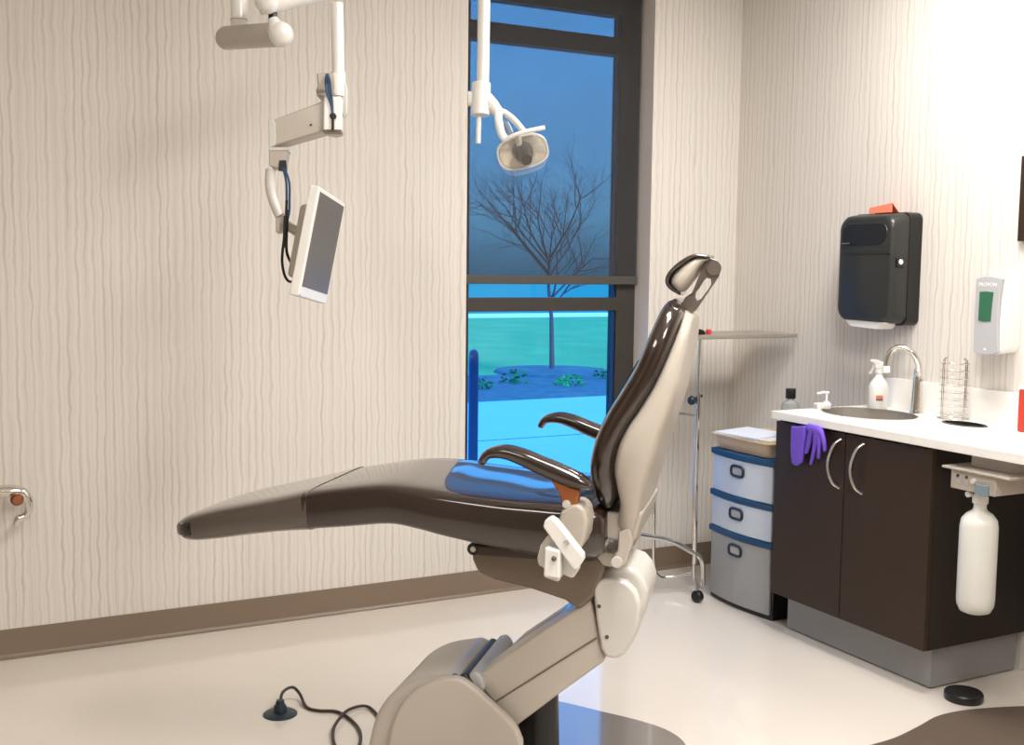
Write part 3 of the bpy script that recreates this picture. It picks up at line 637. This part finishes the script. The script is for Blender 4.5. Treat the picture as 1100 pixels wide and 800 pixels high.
# spray bottle
bp_ = PX(943, 432, -.085); bp_.z = CT1+.0005
sb = empty('spray_bottle', tuple(bp_), 'white trigger spray bottle with small orange label beside the faucet', 'spray bottle')
build(MB().lathe([(.001, 0), (.036, 0), (.039, .006), (.039, .085), (.034, .105), (.018, .125), (.013, .14), (.013, .15), (.001, .15)], bp_, n=28), 'bottle', WHITE, sb)
build(MB().lathe([(.001, 0), (.017, 0), (.017, .018), (.001, .018)], bp_+V((0, 0, .145)), n=20), 'collar', WHITE, sb)
d1 = V((-.45, .85, 0)).normalized(); cr = V((0, 0, 1)).cross(d1)
hd_ = [bp_+V((0, 0, z))+d1*a+cr*(-.011) for a, z in ((-.030, .165), (-.026, .185), (.010, .200), (.036, .200), (.038, .190), (.016, .183), (.012, .163))]
build(MB().prism(hd_, cr*.022), 'spray_head', WHITE, sb, bevel=.004)
build(MB().tube([bp_+V((0, 0, .182))+d1*.02, bp_+V((0, 0, .16))+d1*.026, bp_+V((0, 0, .14))+d1*.038], .005, 8, sm=3), 'trigger', WHITE, sb)
vd = (V((CAM.x, CAM.y, 0))-V((bp_.x, bp_.y, 0))).normalized(); sd = V((0, 0, 1)).cross(vd)
def label_patch(z0, z1, a0, a1, m, nm):
    b = MB(); R = []
    for z in (z0, z1): R.append([bp_+V((0, 0, z))+(vd*math.cos(t)+sd*math.sin(t))*.0395 for t in [a0+(a1-a0)*k/8 for k in range(9)]])
    b.add(R[0]+R[1], [(k, k+1, k+10, k+9) for k in range(8)]); build(b, nm, m, sb)
label_patch(.042, .056, -.2, .5, mat('label_orange', (206, 130, 92), .6), 'label')
label_patch(.034, .042, -.2, .5, mat('label_brown', (120, 96, 84), .6), 'label')

# wire rack with stacked rings
rk = PX(1024, 440, -.075); rk.z = CT1+.0005
rr_ = empty('wire_rack', tuple(rk), 'chrome wire rack of stacked rings on the counter near the backsplash', 'wire rack')
sdv = V((0, 1, 0)).lerp(V((RT.x, RT.y, 0)), 1).normalized(); sdv = V((.42, -.91, 0)).normalized(); pdv = V((0, 0, 1)).cross(sdv)
build(MB().tube([rk+(sdv*math.cos(t)*.058+pdv*math.sin(t)*.044)+V((0, 0, .003)) for t in [2*PI*k/32 for k in range(32)]], .0026, 8, close=True), 'base_ring', CHROME, rr_)
for sx in (-1, 1):
    for sy in (-1, 1):
        q0 = rk+sdv*.042*sx+pdv*.010*sy
        build(MB().tube([q0+V((0, 0, .003)), q0+V((0, 0, .225)), q0+sdv*(.010*-sx)+V((0, 0, .235))], .0022, 8), 'upright', CHROME, rr_)
for k in range(8):
    z = .020+k*.0275
    build(MB().tube([rk+(sdv*math.cos(t)*.054+pdv*math.sin(t)*.034)+V((0, 0, z)) for t in [2*PI*q_/28 for q_ in range(28)]], .0015, 6, close=True), 'ring', CHROME, rr_)
# pump + dish
dp = PZ(870, 437, CT1); dp = V((-.335, -.985, CT1+.0005)); dp = PX(876, 436, -.30); dp.z = CT1+.0005; dp.y = min(dp.y, -.985)
sp_ = empty('soap_pump', tuple(dp), 'short white soap pump bottle at the left end of the counter', 'soap pump')
build(MB().lathe([(.001, 0), (.018, 0), (.020, .004), (.020, .018), (.013, .026), (.011, .030), (.001, .030)], dp, n=22), 'bottle', WHITE, sp_)
build(MB().tube([dp+V((0, 0, .028)), dp+V((0, 0, .062))], .0045, 10), 'stem', WHITE, sp_)
lf = V((-.89, .46, 0)).normalized()
build(MB().tube([dp+V((0, 0, .064))-lf*.008, dp+V((0, 0, .066))+lf*.012, dp+V((0, 0, .061))+lf*.040], [.0065, .006, .0035], 10), 'nozzle', WHITE, sp_)
sj = PX(862, 436.5, -.33); sj.z = CT1+.0005; sj.y = min(sj.y, -.975)
jj = MB().box((sj.x-.016, sj.y-.016, sj.z), (sj.x+.016, sj.y+.016, sj.z+.024))
jb = empty('cotton_box', tuple(sj), 'tiny white box beside the soap pump', 'box')
build(jj, 'box_body', WHITE, jb, bevel=.004); build(MB().lathe([(.001, 0), (.008, 0), (.008, .0015), (.001, .0015)], sj+V((-.0165, 0, .012)), (-1, 0, 0), 16), 'round_hole', GREYP, jb)

# red container at far right of counter
rc = PX(1104, 450, -.12); rc.z = CT1+.0005; e1 = PX(1095, 450, -.12)
ry = e1.y
ry = PX(1093.5, 430, -.13).y
rd = empty('sharps_container', (-.09, ry-.06, CT1+.0005), 'red plastic container with white lid on the counter at the right picture edge', 'container')
build(MB().box((-.13, ry-.12, CT1+.0005), (-.04, ry, CT1+.150)), 'bin', RED, rd, bevel=.006)
build(MB().box((-.132, ry-.122, CT1+.1505), (-.038, ry+.002, CT1+.168)), 'lid', WHITE, rd, bevel=.005)

# purple glove hung over the cabinet door
def glove(name, pts_list, label):
    b = MB()
    for pts, r in pts_list: b.tube(pts, r, 12, sm=4)
    o = build(b, name, PURPLE, remesh=.0035); return tag(o, label, 'glove', None)
gx = -.556
G = lambda px, py, dx=0: PX(px, py, gx-dx)
glove('rubber_glove', [([G(857+k*2.2, 458-abs(k)*.3), G(857+k*2.3, 470), G(856+k*1.9, 486), G(856+k*1.5, 500-abs(k)*1.2)], [.010, .011, .011, .009]) for k in (-2, -1, 0, 1, 2, 3)], 'purple nitrile glove hanging flat at the left of the cabinet door top')
glove('rubber_glove', [([G(868, 458, .004), G(876, 461, .006), G(882, 463, .004)], [.013, .017, .014]), ([G(872, 461, .006), G(869, 475, .006), G(866, 487, .006)], [.013, .011, .008]), ([G(877, 463, .008), G(875, 480, .008), G(871, 499, .004)], [.012, .009, .007]), ([G(879, 463, .006), G(880, 478, .008), G(879, 493, .006)], [.011, .009, .007]), ([G(882, 463, .004), G(885, 474, .006), G(886, 485, .004)], [.011, .009, .007])], 'crumpled purple nitrile glove with drooping fingers beside the cabinet handle')

# water bottle under the counter
hx, hy = -.40, -1.95
wb0 = D(1053, 540, 3.12); WX, WY = wb0.x, wb0.y
def wbz(py): return D(1053, py, 3.12).z
# keep it under the worktop (front edge x=-.552)
qd = 3.12
for qd in [3.12+.01*i for i in range(60)]:
    if D(1053, 540, qd).x > -.50: break
WP = D(1053, 540, qd); zz = lambda py: D(1053, py, qd).z
sr = qd/3.12
br = .0515*sr
prof = [(.001, zz(659)), (br*.30, zz(660)), (br*.42, zz(657.5)), (br*.55, zz(661)), (br*.80, zz(659)), (br*.97, zz(652)), (br, zz(645)), (br, zz(566)), (br*.93, zz(558)), (br*.70, zz(552)), (br*.40, zz(548)), (br*.34, zz(545)), (br*.34, zz(536)), (.001, zz(536))]
a_tilt = V((0, 0, 1))
WB = empty('water_bottle', (WP.x, WP.y, zz(661)), 'white plastic water bottle hanging upright under the countertop', 'water bottle')
build(MB().lathe([(r_, z-WP.z) for r_, z in prof], WP, n=36), 'bottle', mat('milky_plastic', (222, 222, 216), .35, coat=.3, var=.02), WB, angle=50)
build(MB().lathe([(.001, 0), (br*.42, 0), (br*.42, .02), (br*.34, .03), (br*.36, .075), (.001, .075)], V((WP.x, WP.y, zz(540))), n=24), 'cap', WHITE, WB)
tb0 = V((WP.x, WP.y, zz(528)))
# unit block under the counter
ub = empty('water_valve_block', (WP.x, WP.y, zz(530)), 'beige dental valve block with dial mounted below the countertop edge', 'valve block')
zb0, zb1 = zz(527), zz(506)
build(MB().box((WP.x-.045, WP.y-.09, zb0), (WP.x+.10, WP.y+.085, zb1)), 'block', mat('beige_block', (176, 166, 155), .4), ub, bevel=.004)
build(MB().box((WP.x-.055, WP.y-.15, zb1), (WP.x+.16, WP.y+.115, zb1+.008)), 'mounting_plate', SHELL, ub, bevel=.002)
build(MB().box((WP.x+.02, WP.y-.10, zb1+.008), (WP.x+.10, WP.y+.06, CT0)), 'hanger', SHELL, ub, bevel=.002)
fxp = WP.x-.0455
for i, yy in enumerate((.055, .020)):
    build(MB().lathe([(.001, 0), (.005, 0), (.005, .003), (.001, .003)], (fxp, WP.y+yy, zb1-.018), (-1, 0, 0), 12), 'port', BLACK if i == 0 else SCREWM, ub)
    build(MB().box((fxp-.001, WP.y+yy-.009, zb1-.043), (fxp+.001, WP.y+yy+.009, zb1-.030)), 'port_mark', GREYP, ub)
build(MB().lathe([(.001, 0), (.010, 0), (.009, .008), (.001, .008)], (fxp, WP.y-.010, zb1-.026), (-1, 0, 0), 16), 'dial', SHELLL, ub)
build(MB().box((fxp-.012, WP.y-.070, zb0-.004), (fxp+.002, WP.y-.022, zb0+.034)), 'gauge_window', mat('blue_grey_gauge', (120, 140, 150), .15, coat=.6), ub, bevel=.003)
build(MB().lathe([(.001, 0), (.010, 0), (.010, .014), (.001, .014)], (WP.x-.022, WP.y+.022, zb0-.012), (-1, 0, 0), 16), 'release_button', SHELLL, ub)

# black foot control puck on the floor
pk = PZ(1035, 751, 0)
tag(build(MB().lathe([(.001, 0), (.062, 0), (.064, .004), (.064, .024), (.060, .029), (.040, .027), (.001, .026)], (pk.x, pk.y, 0), n=36), 'foot_switch', BLACK), 'round black foot disc on the floor by the cabinet toe kick', 'foot switch')
# brown floor mat lower right
mp = [PZ(x, y, 0) for x, y in ((930, 805), (960, 796), (985, 784), (1005, 773), (1030, 767), (1065, 763.5), (1100, 762), (1150, 764), (1200, 790), (1210, 860), (1100, 930), (960, 900), (900, 850))]
mp = smooth_path(mp+[mp[0]], 5)[:-1]
tag(build(MB().prism([V((p.x, p.y, .0)) for p in mp], V((0, 0, .014))), 'floor_mat', MATM, bevel=.006), 'smooth brown contoured floor mat in the lower right corner', 'floor mat')

# ------------------------------------------------------------------ drawer tower
dt = empty('drawer_tower', (-.28, -.665, 0), 'three-drawer plastic storage tower with dark blue trim between cart and cabinet', 'drawer unit')
dy0, dy1, dx = -.455, -.875, -.462
def bow(x0, z0, z1, dep, bulge, yin=0):
    n_ = 10; pts = []
    for k in range(n_+1):
        t = k/n_; pts.append(V((x0-bulge*math.sin(PI*t), dy0-yin+(dy1-dy0+2*yin)*t, z0)))
    return MB().prism(pts+[V((x0+dep, dy1+yin, z0)), V((x0+dep, dy0-yin, z0))], V((0, 0, z1-z0)))
build(bow(dx+.012, 0, .675, .36, .02), 'cabinet_body', mat('black_tower_frame', (26, 27, 29), .4), dt, bevel=.006)
for z in (.650, .465, .305): build(bow(dx-.004, z, z+.026, .30, .024, -.002), 'blue_trim', BLUEP, dt, bevel=.005)
for z0, z1, m in ((.492, .650, DRAWERF), (.332, .465, DRAWERF), (.022, .305, DRAWERG)):
    dr = build(bow(dx, z0, z1, .05, .022, .012), 'drawer', m, dt, bevel=.005)
    hz = z1-.048
    b = MB(); loop = []
    for k in range(24):
        t = 2*PI*k/24; c_, s_ = math.cos(t), math.sin(t); e = .55
        loop.append(V((dx-.026, -.665+.040*abs(c_)**e*(1 if c_ > 0 else -1), hz+.022*abs(s_)**e*(1 if s_ > 0 else -1))))
    build(MB().tube(loop, .006, 8, close=True), 'handle', NAVY, dr)
    build(MB().box((dx-.0245, -.665-.034, hz-.017), (dx-.02, -.665+.034, hz+.017)), 'handle_recess', GREYP, dr)
build(MB().box((dx+.03, dy0-.01, .676), (dx+.05, dy0-.05, .6775)), 'rear_tab', NAVY, dt, bevel=.003)
# tray on the tower
ty = empty('plastic_tray', (-.30, -.64, .678), 'tan plastic tub standing on the drawer tower', 'tray')
tx0, tx1, t0, t1 = -.470, -.14, -.455, -.835
b = MB()
def rrect(x0, x1, y0, y1, z, r=.03, n=5):
    out = []
    for cx_, cy_, a0 in ((x1-r, y1-r, 0), (x0+r, y1-r, PI/2), (x0+r, y0+r, PI), (x1-r, y0+r, 1.5*PI)):
        for k in range(n+1): t = a0+PI/2*k/n; out.append(V((cx_+r*math.cos(t), cy_+r*math.sin(t), z)))
    return out
b.rings([rrect(tx0+.02, tx1-.02, t1+.02, t0-.02, .679), rrect(tx0+.005, tx1-.005, t1+.005, t0-.005, .735), rrect(tx0-.006, tx1+.006, t1-.006, t0+.006, .738), rrect(tx0-.006, tx1+.006, t1-.006, t0+.006, .742), rrect(tx0+.004, tx1-.004, t1+.004, t0-.004, .742), rrect(tx0+.022, tx1-.022, t1+.022, t0-.022, .684)])
build(b, 'tub', TAN, ty, angle=50)
def sheet(name, x, y, z, lx, ly, rot, tilt, m, label, th=.004):
    o_ = V((x, y, z)); a = V((math.cos(rot), math.sin(rot), tilt)).normalized(); c = V((-math.sin(rot), math.cos(rot), 0))
    nn = a.cross(c); return tag(build(MB().box((-lx/2, -ly/2, 0), (lx/2, ly/2, th), (o_, a, c, nn)), name, m, bevel=.0008), label, 'paper')
sheet('paper_stack', -.36, -.60, .744, .20, .25, .1, .03, PAPER, 'pale blue papers lying across the tan tub', .010)
sheet('paper_card', -.40, -.78, .7435, .10, .075, .05, .0, WHITE, 'small white card on the tub edge next to the clear bottle', .008)
sheet('green_card', -.26, -.795, .7435, .10, .05, .0, .0, mat('mint_card', (150, 196, 170), .5), 'mint green card on the tub edge close to the cabinet', .007)
gb = V((-.33, -.805, .6845))
gbt = empty('glass_bottle', tuple(gb), 'clear bottle with square black cap rising behind the counter end', 'bottle')
build(MB().lathe([(.001, 0), (.036, 0), (.038, .006), (.038, .200), (.034, .222), (.016, .232), (.014, .240), (.001, .240)], gb, n=28), 'bottle', mat('pale_clear_bottle', (206, 210, 208), .08, trans=.6, coat=.4), gbt)
build(MB().lathe([(.001, 0), (.020, 0), (.021, .002), (.021, .040), (.020, .042), (.001, .042)], gb+V((0, 0, .240)), n=24), 'cap', BLACK, gbt)

# ------------------------------------------------------------------ chrome cart with shelf
ct = empty('chrome_cart', (-.53, -.45, 0), 'chrome tube rolling stand with a thin shelf in the corner', 'cart')
cy = -.45
Q = lambda px, py, y=cy: PY(px, py, y)
shf = MB(); p1 = Q(743, 356, -.42); sx0, sx1, sz = p1.x-.06, -.03, Q(800, 358, -.42).z
shf.box((sx0, -.50, sz-.018), (sx1, -.22, sz)); build(shf, 'shelf', mat('pale_grey_shelf', (146, 138, 129), .3), ct, bevel=.004)
build(MB().tube([Q(752.5, 362), Q(750, 430)], .008, 12), 'post', CHROME, ct)
build(MB().tube([Q(750, 425), Q(747, 510), Q(746, 605)], .0115, 14), 'outer_post', CHROME, ct)
build(MB().tube([Q(708, 400, -.30), Q(706, 465, -.30), Q(703, 520, -.30), Q(702, 590, -.30), Q(703.5, 612, -.30), Q(708, 619, -.30), Q(716, 620, -.30), Q(744, 615, -.36)], .008, 12, sm=5), 'rear_frame', CHROME, ct)
build(MB().tube([Q(684, 574), Q(718, 580), Q(742, 592), Q(751, 598), Q(755, 607), Q(755, 628)], .0115, 12, sm=5), 'foot_rail', CHROME, ct)
build(MB().tube([Q(746, 595), Q(745.5, 618), Q(750, 632)], .008, 12, sm=4), 'foot_leg', CHROME, ct)
build(MB().tube([Q(721, 443), Q(747, 446)], .006, 12), 'side_peg', CHROME, ct)
kn = build(MB().ball(Q(743, 430), .019, 16, (1, 1, 1.1)), 'clamp_knob', NAVY, ct); build(MB().tube([Q(743, 430), Q(754, 425)], .007, 10), 'knob_shaft', BLACK, kn)
for q_ in ((749, 645.5, -.52), (698, 606, -.20)):
    c0 = Q(*q_); r_ = .027; 
    c0.z = r_
    wl = build(MB().lathe([(.001, -.015), (r_*.8, -.015), (r_, -.010), (r_, .010), (r_*.8, .015), (.001, .015)], c0, (1, .35, 0), 24), 'caster', BLACK, ct)
    build(MB().tube([c0+V((0, 0, .01)), c0+V((.004, .02, .065))], .007, 10), 'caster_stem', CHROME, wl)
# items on shelf
sg = Q(751, 352, -.44); sg.z = sz
bt = empty('black_gadget', (sg.x, sg.y, sz), 'small black device lying on the cart shelf behind the chair back', 'device')
build(MB().prism([V((sg.x+a, -.45, sz+.0005+z)) for a, z in ((-.035, 0), (-.035, .028), (-.022, .040), (-.014, .028), (.018, .020), (.030, .010), (.030, 0))], V((0, .035, 0))), 'body', BLACK, bt, bevel=.004)
rp = Q(761, 350, -.43)
tag(build(MB().lathe([(.001, 0), (.011, 0), (.012, .003), (.012, .018), (.008, .022), (.001, .022)], (rp.x+.002, -.43, sz+.0005), n=18), 'red_cap', mat('bright_red', (222, 60, 66), .4)), 'tiny red cap beside the black device on the cart shelf', 'cap')

# ------------------------------------------------------------------ towel dispenser
dsp = empty('towel_dispenser', (0, -1.01, 1.24), 'black paper towel dispenser on the wall above the sink', 'towel dispenser')
dyl, dyr = -.862, -1.170
def dring(x, ins, zt, zb, r=.05):
    y0_, y1_ = dyl-ins, dyr+ins; out = []; n_ = 6
    for cy_, cz_, a0 in ((y0_-r, zt-r, 0), (y1_+r, zt-r, PI/2), (y1_+r, zb+r, PI), (y0_-r, zb+r, 1.5*PI)):
        for k in range(n_+1): t = a0+PI/2*k/n_; out.append(V((x, cy_+r*math.cos(t), cz_+r*math.sin(t))))
    return out
build(MB().rings([dring(-.001, .000, 1.695, 1.243, .03), dring(-.07, 0, 1.695, 1.243, .03)]), 'back_body', BLACK, dsp, bevel=.002)
build(MB().rings([dring(-.07, .003, 1.692, 1.25, .035), dring(-.10, .003, 1.690, 1.25, .045), dring(-.140, .006, 1.684, 1.256, .05), dring(-.153, .012, 1.676, 1.262, .05), dring(-.158, .022, 1.662, 1.275, .05)]), 'front_cover', BLACKG, dsp, angle=50)
build(MB().rings([dring(-.156, .03, 1.655, 1.56, .04), dring(-.1605, .034, 1.65, 1.565, .036)]), 'viewing_panel', mat('smoke_panel', (30, 29, 29), .3, coat=.2), dsp)
build(MB().box((-.163, -.945, 1.566), (-.159, -.888, 1.578)), 'badge', BLACK, dsp)
build(MB().box((-.1645, -.940, 1.570), (-.162, -.893, 1.5745)), 'badge_silver', NICKEL, dsp)
build(MB().box((-.161, dyr+.012, 1.528), (-.155, dyl-.03, 1.545)), 'ridge', BLACKG, dsp, bevel=.004)
build(MB().box((-.135, dyr-.001, 1.475), (-.095, dyr+.01, 1.515)), 'lock_recess', BLACK, dsp, bevel=.003)
build(MB().lathe([(.001, 0), (.011, 0), (.010, .003), (.001, .003)], (-.115, dyr-.0015, 1.497), (0, -1, 0), 18), 'lock', WHITE, dsp)
pt = MB().prism([V((-.145, y, z)) for y, z in ((dyl-.045, 1.262), (dyl-.075, 1.232), (dyr+.085, 1.226), (dyr+.045, 1.256))], V((.09, 0, 0)))
build(pt, 'paper_lip', WHITE, dsp, bevel=.004)
cr_ = empty('coral_card', (-.06, -.98, 1.695), 'folded coral orange card standing on top of the towel dispenser', 'card')
a0 = PX(933, 228, -.09); a1 = PX(958, 226, -.09)
build(MB().prism([V((-.09, a0.y, 1.6955)), V((-.09, a1.y, 1.6955)), V((-.09, a1.y+.002, 1.733)), V((-.09, a0.y-.004, 1.718))], V((.003, 0, 0))), 'front_leaf', CORAL, cr_, bevel=.0005)
build(MB().prism([V((-.087, a0.y-.004, 1.718)), V((-.087, a1.y+.002, 1.733)), V((-.05, a1.y, 1.6955)), V((-.05, a0.y, 1.6955))], V((.002, 0, .001))), 'rear_leaf', CORAL, cr_)

# soap dispenser
sd_ = empty('soap_dispenser', (0, -1.58, 1.16), 'white wall soap dispenser with grey face and green window', 'soap dispenser')
s0, s1 = -1.523, -1.640
b = MB(); R = []
def sring(x, y0_, y1_, zt, zb, r):
    out = []; n_ = 5
    for cy_, cz_, a_ in ((y0_-r, zt-r, 0), (y1_+r, zt-r, PI/2), (y1_+r, zb+r, PI), (y0_-r, zb+r, 1.5*PI)):
        for k in range(n_+1): t = a_+PI/2*k/n_; out.append(V((x, cy_+r*math.cos(t), cz_+r*math.sin(t))))
    return out
build(MB().rings([sring(-.001, s0, s1-.004, 1.432, 1.165, .03), sring(-.06, s0, s1-.004, 1.434, 1.163, .03), sring(-.092, s0-.003, s1, 1.436, 1.160, .025)]), 'body', WHITE, sd_, angle=50)
fpz = [(-.003, 1.438), (-.040, 1.446), (-.080, 1.446), (-.117, 1.438), (-.109, 1.36), (-.106, 1.29), (-.109, 1.22), (-.114, 1.170), (-.080, 1.158), (-.035, 1.158), (-.006, 1.168), (-.004, 1.30)]
build(MB().prism([V((-.106, s0+a, z)) for a, z in fpz], V((.02, 0, 0))), 'face_panel', GREYP, sd_, bevel=.004)
build(MB().prism([V((-.1085, s0+a, z)) for a, z in ((-.024, 1.388), (-.052, 1.390), (-.084, 1.388), (-.080, 1.34), (-.078, 1.282), (-.050, 1.279), (-.024, 1.282))], V((.004, 0, 0))), 'level_window', GREEN, sd_, bevel=.001)
Mt = Matrix(((0, 0, -1, -.1065), (-1, 0, 0, s0-.057), (0, 1, 0, 1.409), (0, 0, 0, 1)))
text('PROVON', 'lettering', .019, Mt, WHITE, sd_)
build(MB().prism([V((-.1068, s0-.050, 1.176)), V((-.1068, s0-.058, 1.186)), V((-.1068, s0-.066, 1.176))], V((.001, 0, 0))), 'push_mark', WHITE, sd_)

# dark framed board on the right wall just entering the frame
e_ = PX(1097.5, 215, -.01); zb_ = PX(1098, 259, -.01).z; zt_ = PX(1098, 168, -.01).z
wf = empty('wall_picture', (0, e_.y-.2, zb_), 'dark brown framed board hung on the right wall at the picture edge', 'picture frame')
y_ = e_.y
b = MB()
for lo, hi in (((-.022, y_-.025, zb_), (-.001, y_, zt_)), ((-.022, y_-.45, zb_), (-.001, y_-.425, zt_)), ((-.022, y_-.425, zb_), (-.001, y_-.025, zb_+.025)), ((-.022, y_-.425, zt_-.025), (-.001, y_-.025, zt_))): b.box(lo, hi)
build(b, 'frame', WOOD, wf); build(MB().box((-.012, y_-.425, zb_+.025), (-.001, y_-.025, zt_-.025)), 'board', PAPER, wf)

# chrome lever on the wall at the left edge
A_ = lambda px, py, y=-.09: PY(px, py, y)
ch_ = empty('chrome_rail', tuple(A_(10, 530, 0)), 'chrome rail with a curled end entering at the left picture edge', 'rail')
build(MB().tube([A_(-60, 528), A_(0, 528), A_(14, 528), A_(24, 530), A_(30, 538), A_(30, 549), A_(25, 556)], [.024, .024, .024, .022, .018, .014, .012], 18, sm=6), 'rail', CHROME, ch_)
build(MB().tube([A_(32, 553), A_(20, 557), A_(17, 565)], [.010, .016, .011], 16, sm=4), 'curled_tip', CHROME, ch_)
build(MB().lathe([(.001, 0), (.022, 0), (.022, .012), (.014, .020), (.001, .020)], A_(18, 536, -.115), (0, -1, 0), 20), 'round_bolt', COPPER, ch_)
build(MB().tube([A_(-40, 528), V((A_(-40, 528).x, -.001, A_(-40, 528).z))], .014, 14), 'wall_post', CHROME, ch_)

# ------------------------------------------------------------------ lights
def panel(x, y, sx, sy, power, col=(1, .962, .915), spread=180):
    e = empty('ceiling_light', (x, y, H), 'square recessed ceiling light panel', 'ceiling light', group='recessed ceiling light panels')
    b = MB()
    for lo, hi in (((x-sx/2-.02, y-sy/2-.02, H-.012), (x+sx/2+.02, y-sy/2, H)), ((x-sx/2-.02, y+sy/2, H-.012), (x+sx/2+.02, y+sy/2+.02, H)), ((x-sx/2-.02, y-sy/2, H-.012), (x-sx/2, y+sy/2, H)), ((x+sx/2, y-sy/2, H-.012), (x+sx/2+.02, y+sy/2, H))): b.box(lo, hi)
    build(b, 'light_frame', WHITE, e); build(MB().box((x-sx/2, y-sy/2, H-.006), (x+sx/2, y+sy/2, H-.001)), 'diffuser', PAD, e, smooth=False)
    l = bpy.data.lights.new('panel_lamp', 'AREA'); l.shape = 'RECTANGLE'; l.size = sx; l.size_y = sy; l.energy = power; l.color = col
    o = bpy.data.objects.new('panel_lamp', l); C.objects.link(o); o.location = (x, y, H-.015)
panel(-.75, -1.9, .6, .6, 50, (1, .975, .945))
panel(-2.1, -3.2, .6, 1.2, 50)
panel(-2.3, -5.3, .6, 1.2, 40)
panel(-4.3, -3.6, .6, 1.2, 13)

# sky
wd = bpy.data.worlds.new('dusk'); bpy.context.scene.world = wd; wd.use_nodes = True; N = wd.node_tree.nodes; L = wd.node_tree.links
bg = N['Background']; tc = N.new('ShaderNodeTexCoord'); sp = N.new('ShaderNodeSeparateXYZ'); L.new(tc.outputs['Generated'], sp.inputs[0])
cr = N.new('ShaderNodeValToRGB'); mr = N.new('ShaderNodeMapRange'); mr.inputs[1].default_value = -.1; mr.inputs[2].default_value = .5; L.new(sp.outputs[2], mr.inputs[0]); L.new(mr.outputs[0], cr.inputs[0])
e = cr.color_ramp.elements; e[0].position = 0; e[0].color = (.01, .17, .34, 1); e[1].position = 1; e[1].color = (.07, .34, .9, 1)
x = e.new(.17); x.color = (.015, .18, .33, 1); x = e.new(.25); x.color = (.11, .44, .76, 1); x = e.new(.45); x.color = (.12, .52, 1.1, 1)
L.new(cr.outputs[0], bg.inputs[0]); bg.inputs[1].default_value = 2.3
sl_ = bpy.data.lights.new('added_outdoor_fill', 'SUN'); sl_.energy = 3.4; sl_.angle = .3; sl_.color = (.62, .92, 1)  # unseen lamp added to brighten the ground outside the window
so = bpy.data.objects.new('added_outdoor_fill', sl_); C.objects.link(so); so.rotation_euler = (math.radians(38), 0, math.radians(12))

# ------------------------------------------------------------------ camera
cd = bpy.data.cameras.new('camera'); co = bpy.data.objects.new('camera', cd); C.objects.link(co)
cd.sensor_fit = 'HORIZONTAL'; cd.sensor_width = 36; cd.lens = 36*FPX/1100; cd.clip_start = .05; cd.clip_end = 300
M = Matrix((RT, UP, -FW)).transposed().to_4x4(); M.translation = CAM; co.matrix_world = M
bpy.context.scene.camera = co
vs = bpy.context.scene.view_settings; vs.view_transform = 'Standard'; vs.look = 'None'; vs.exposure = 0; vs.gamma = 1
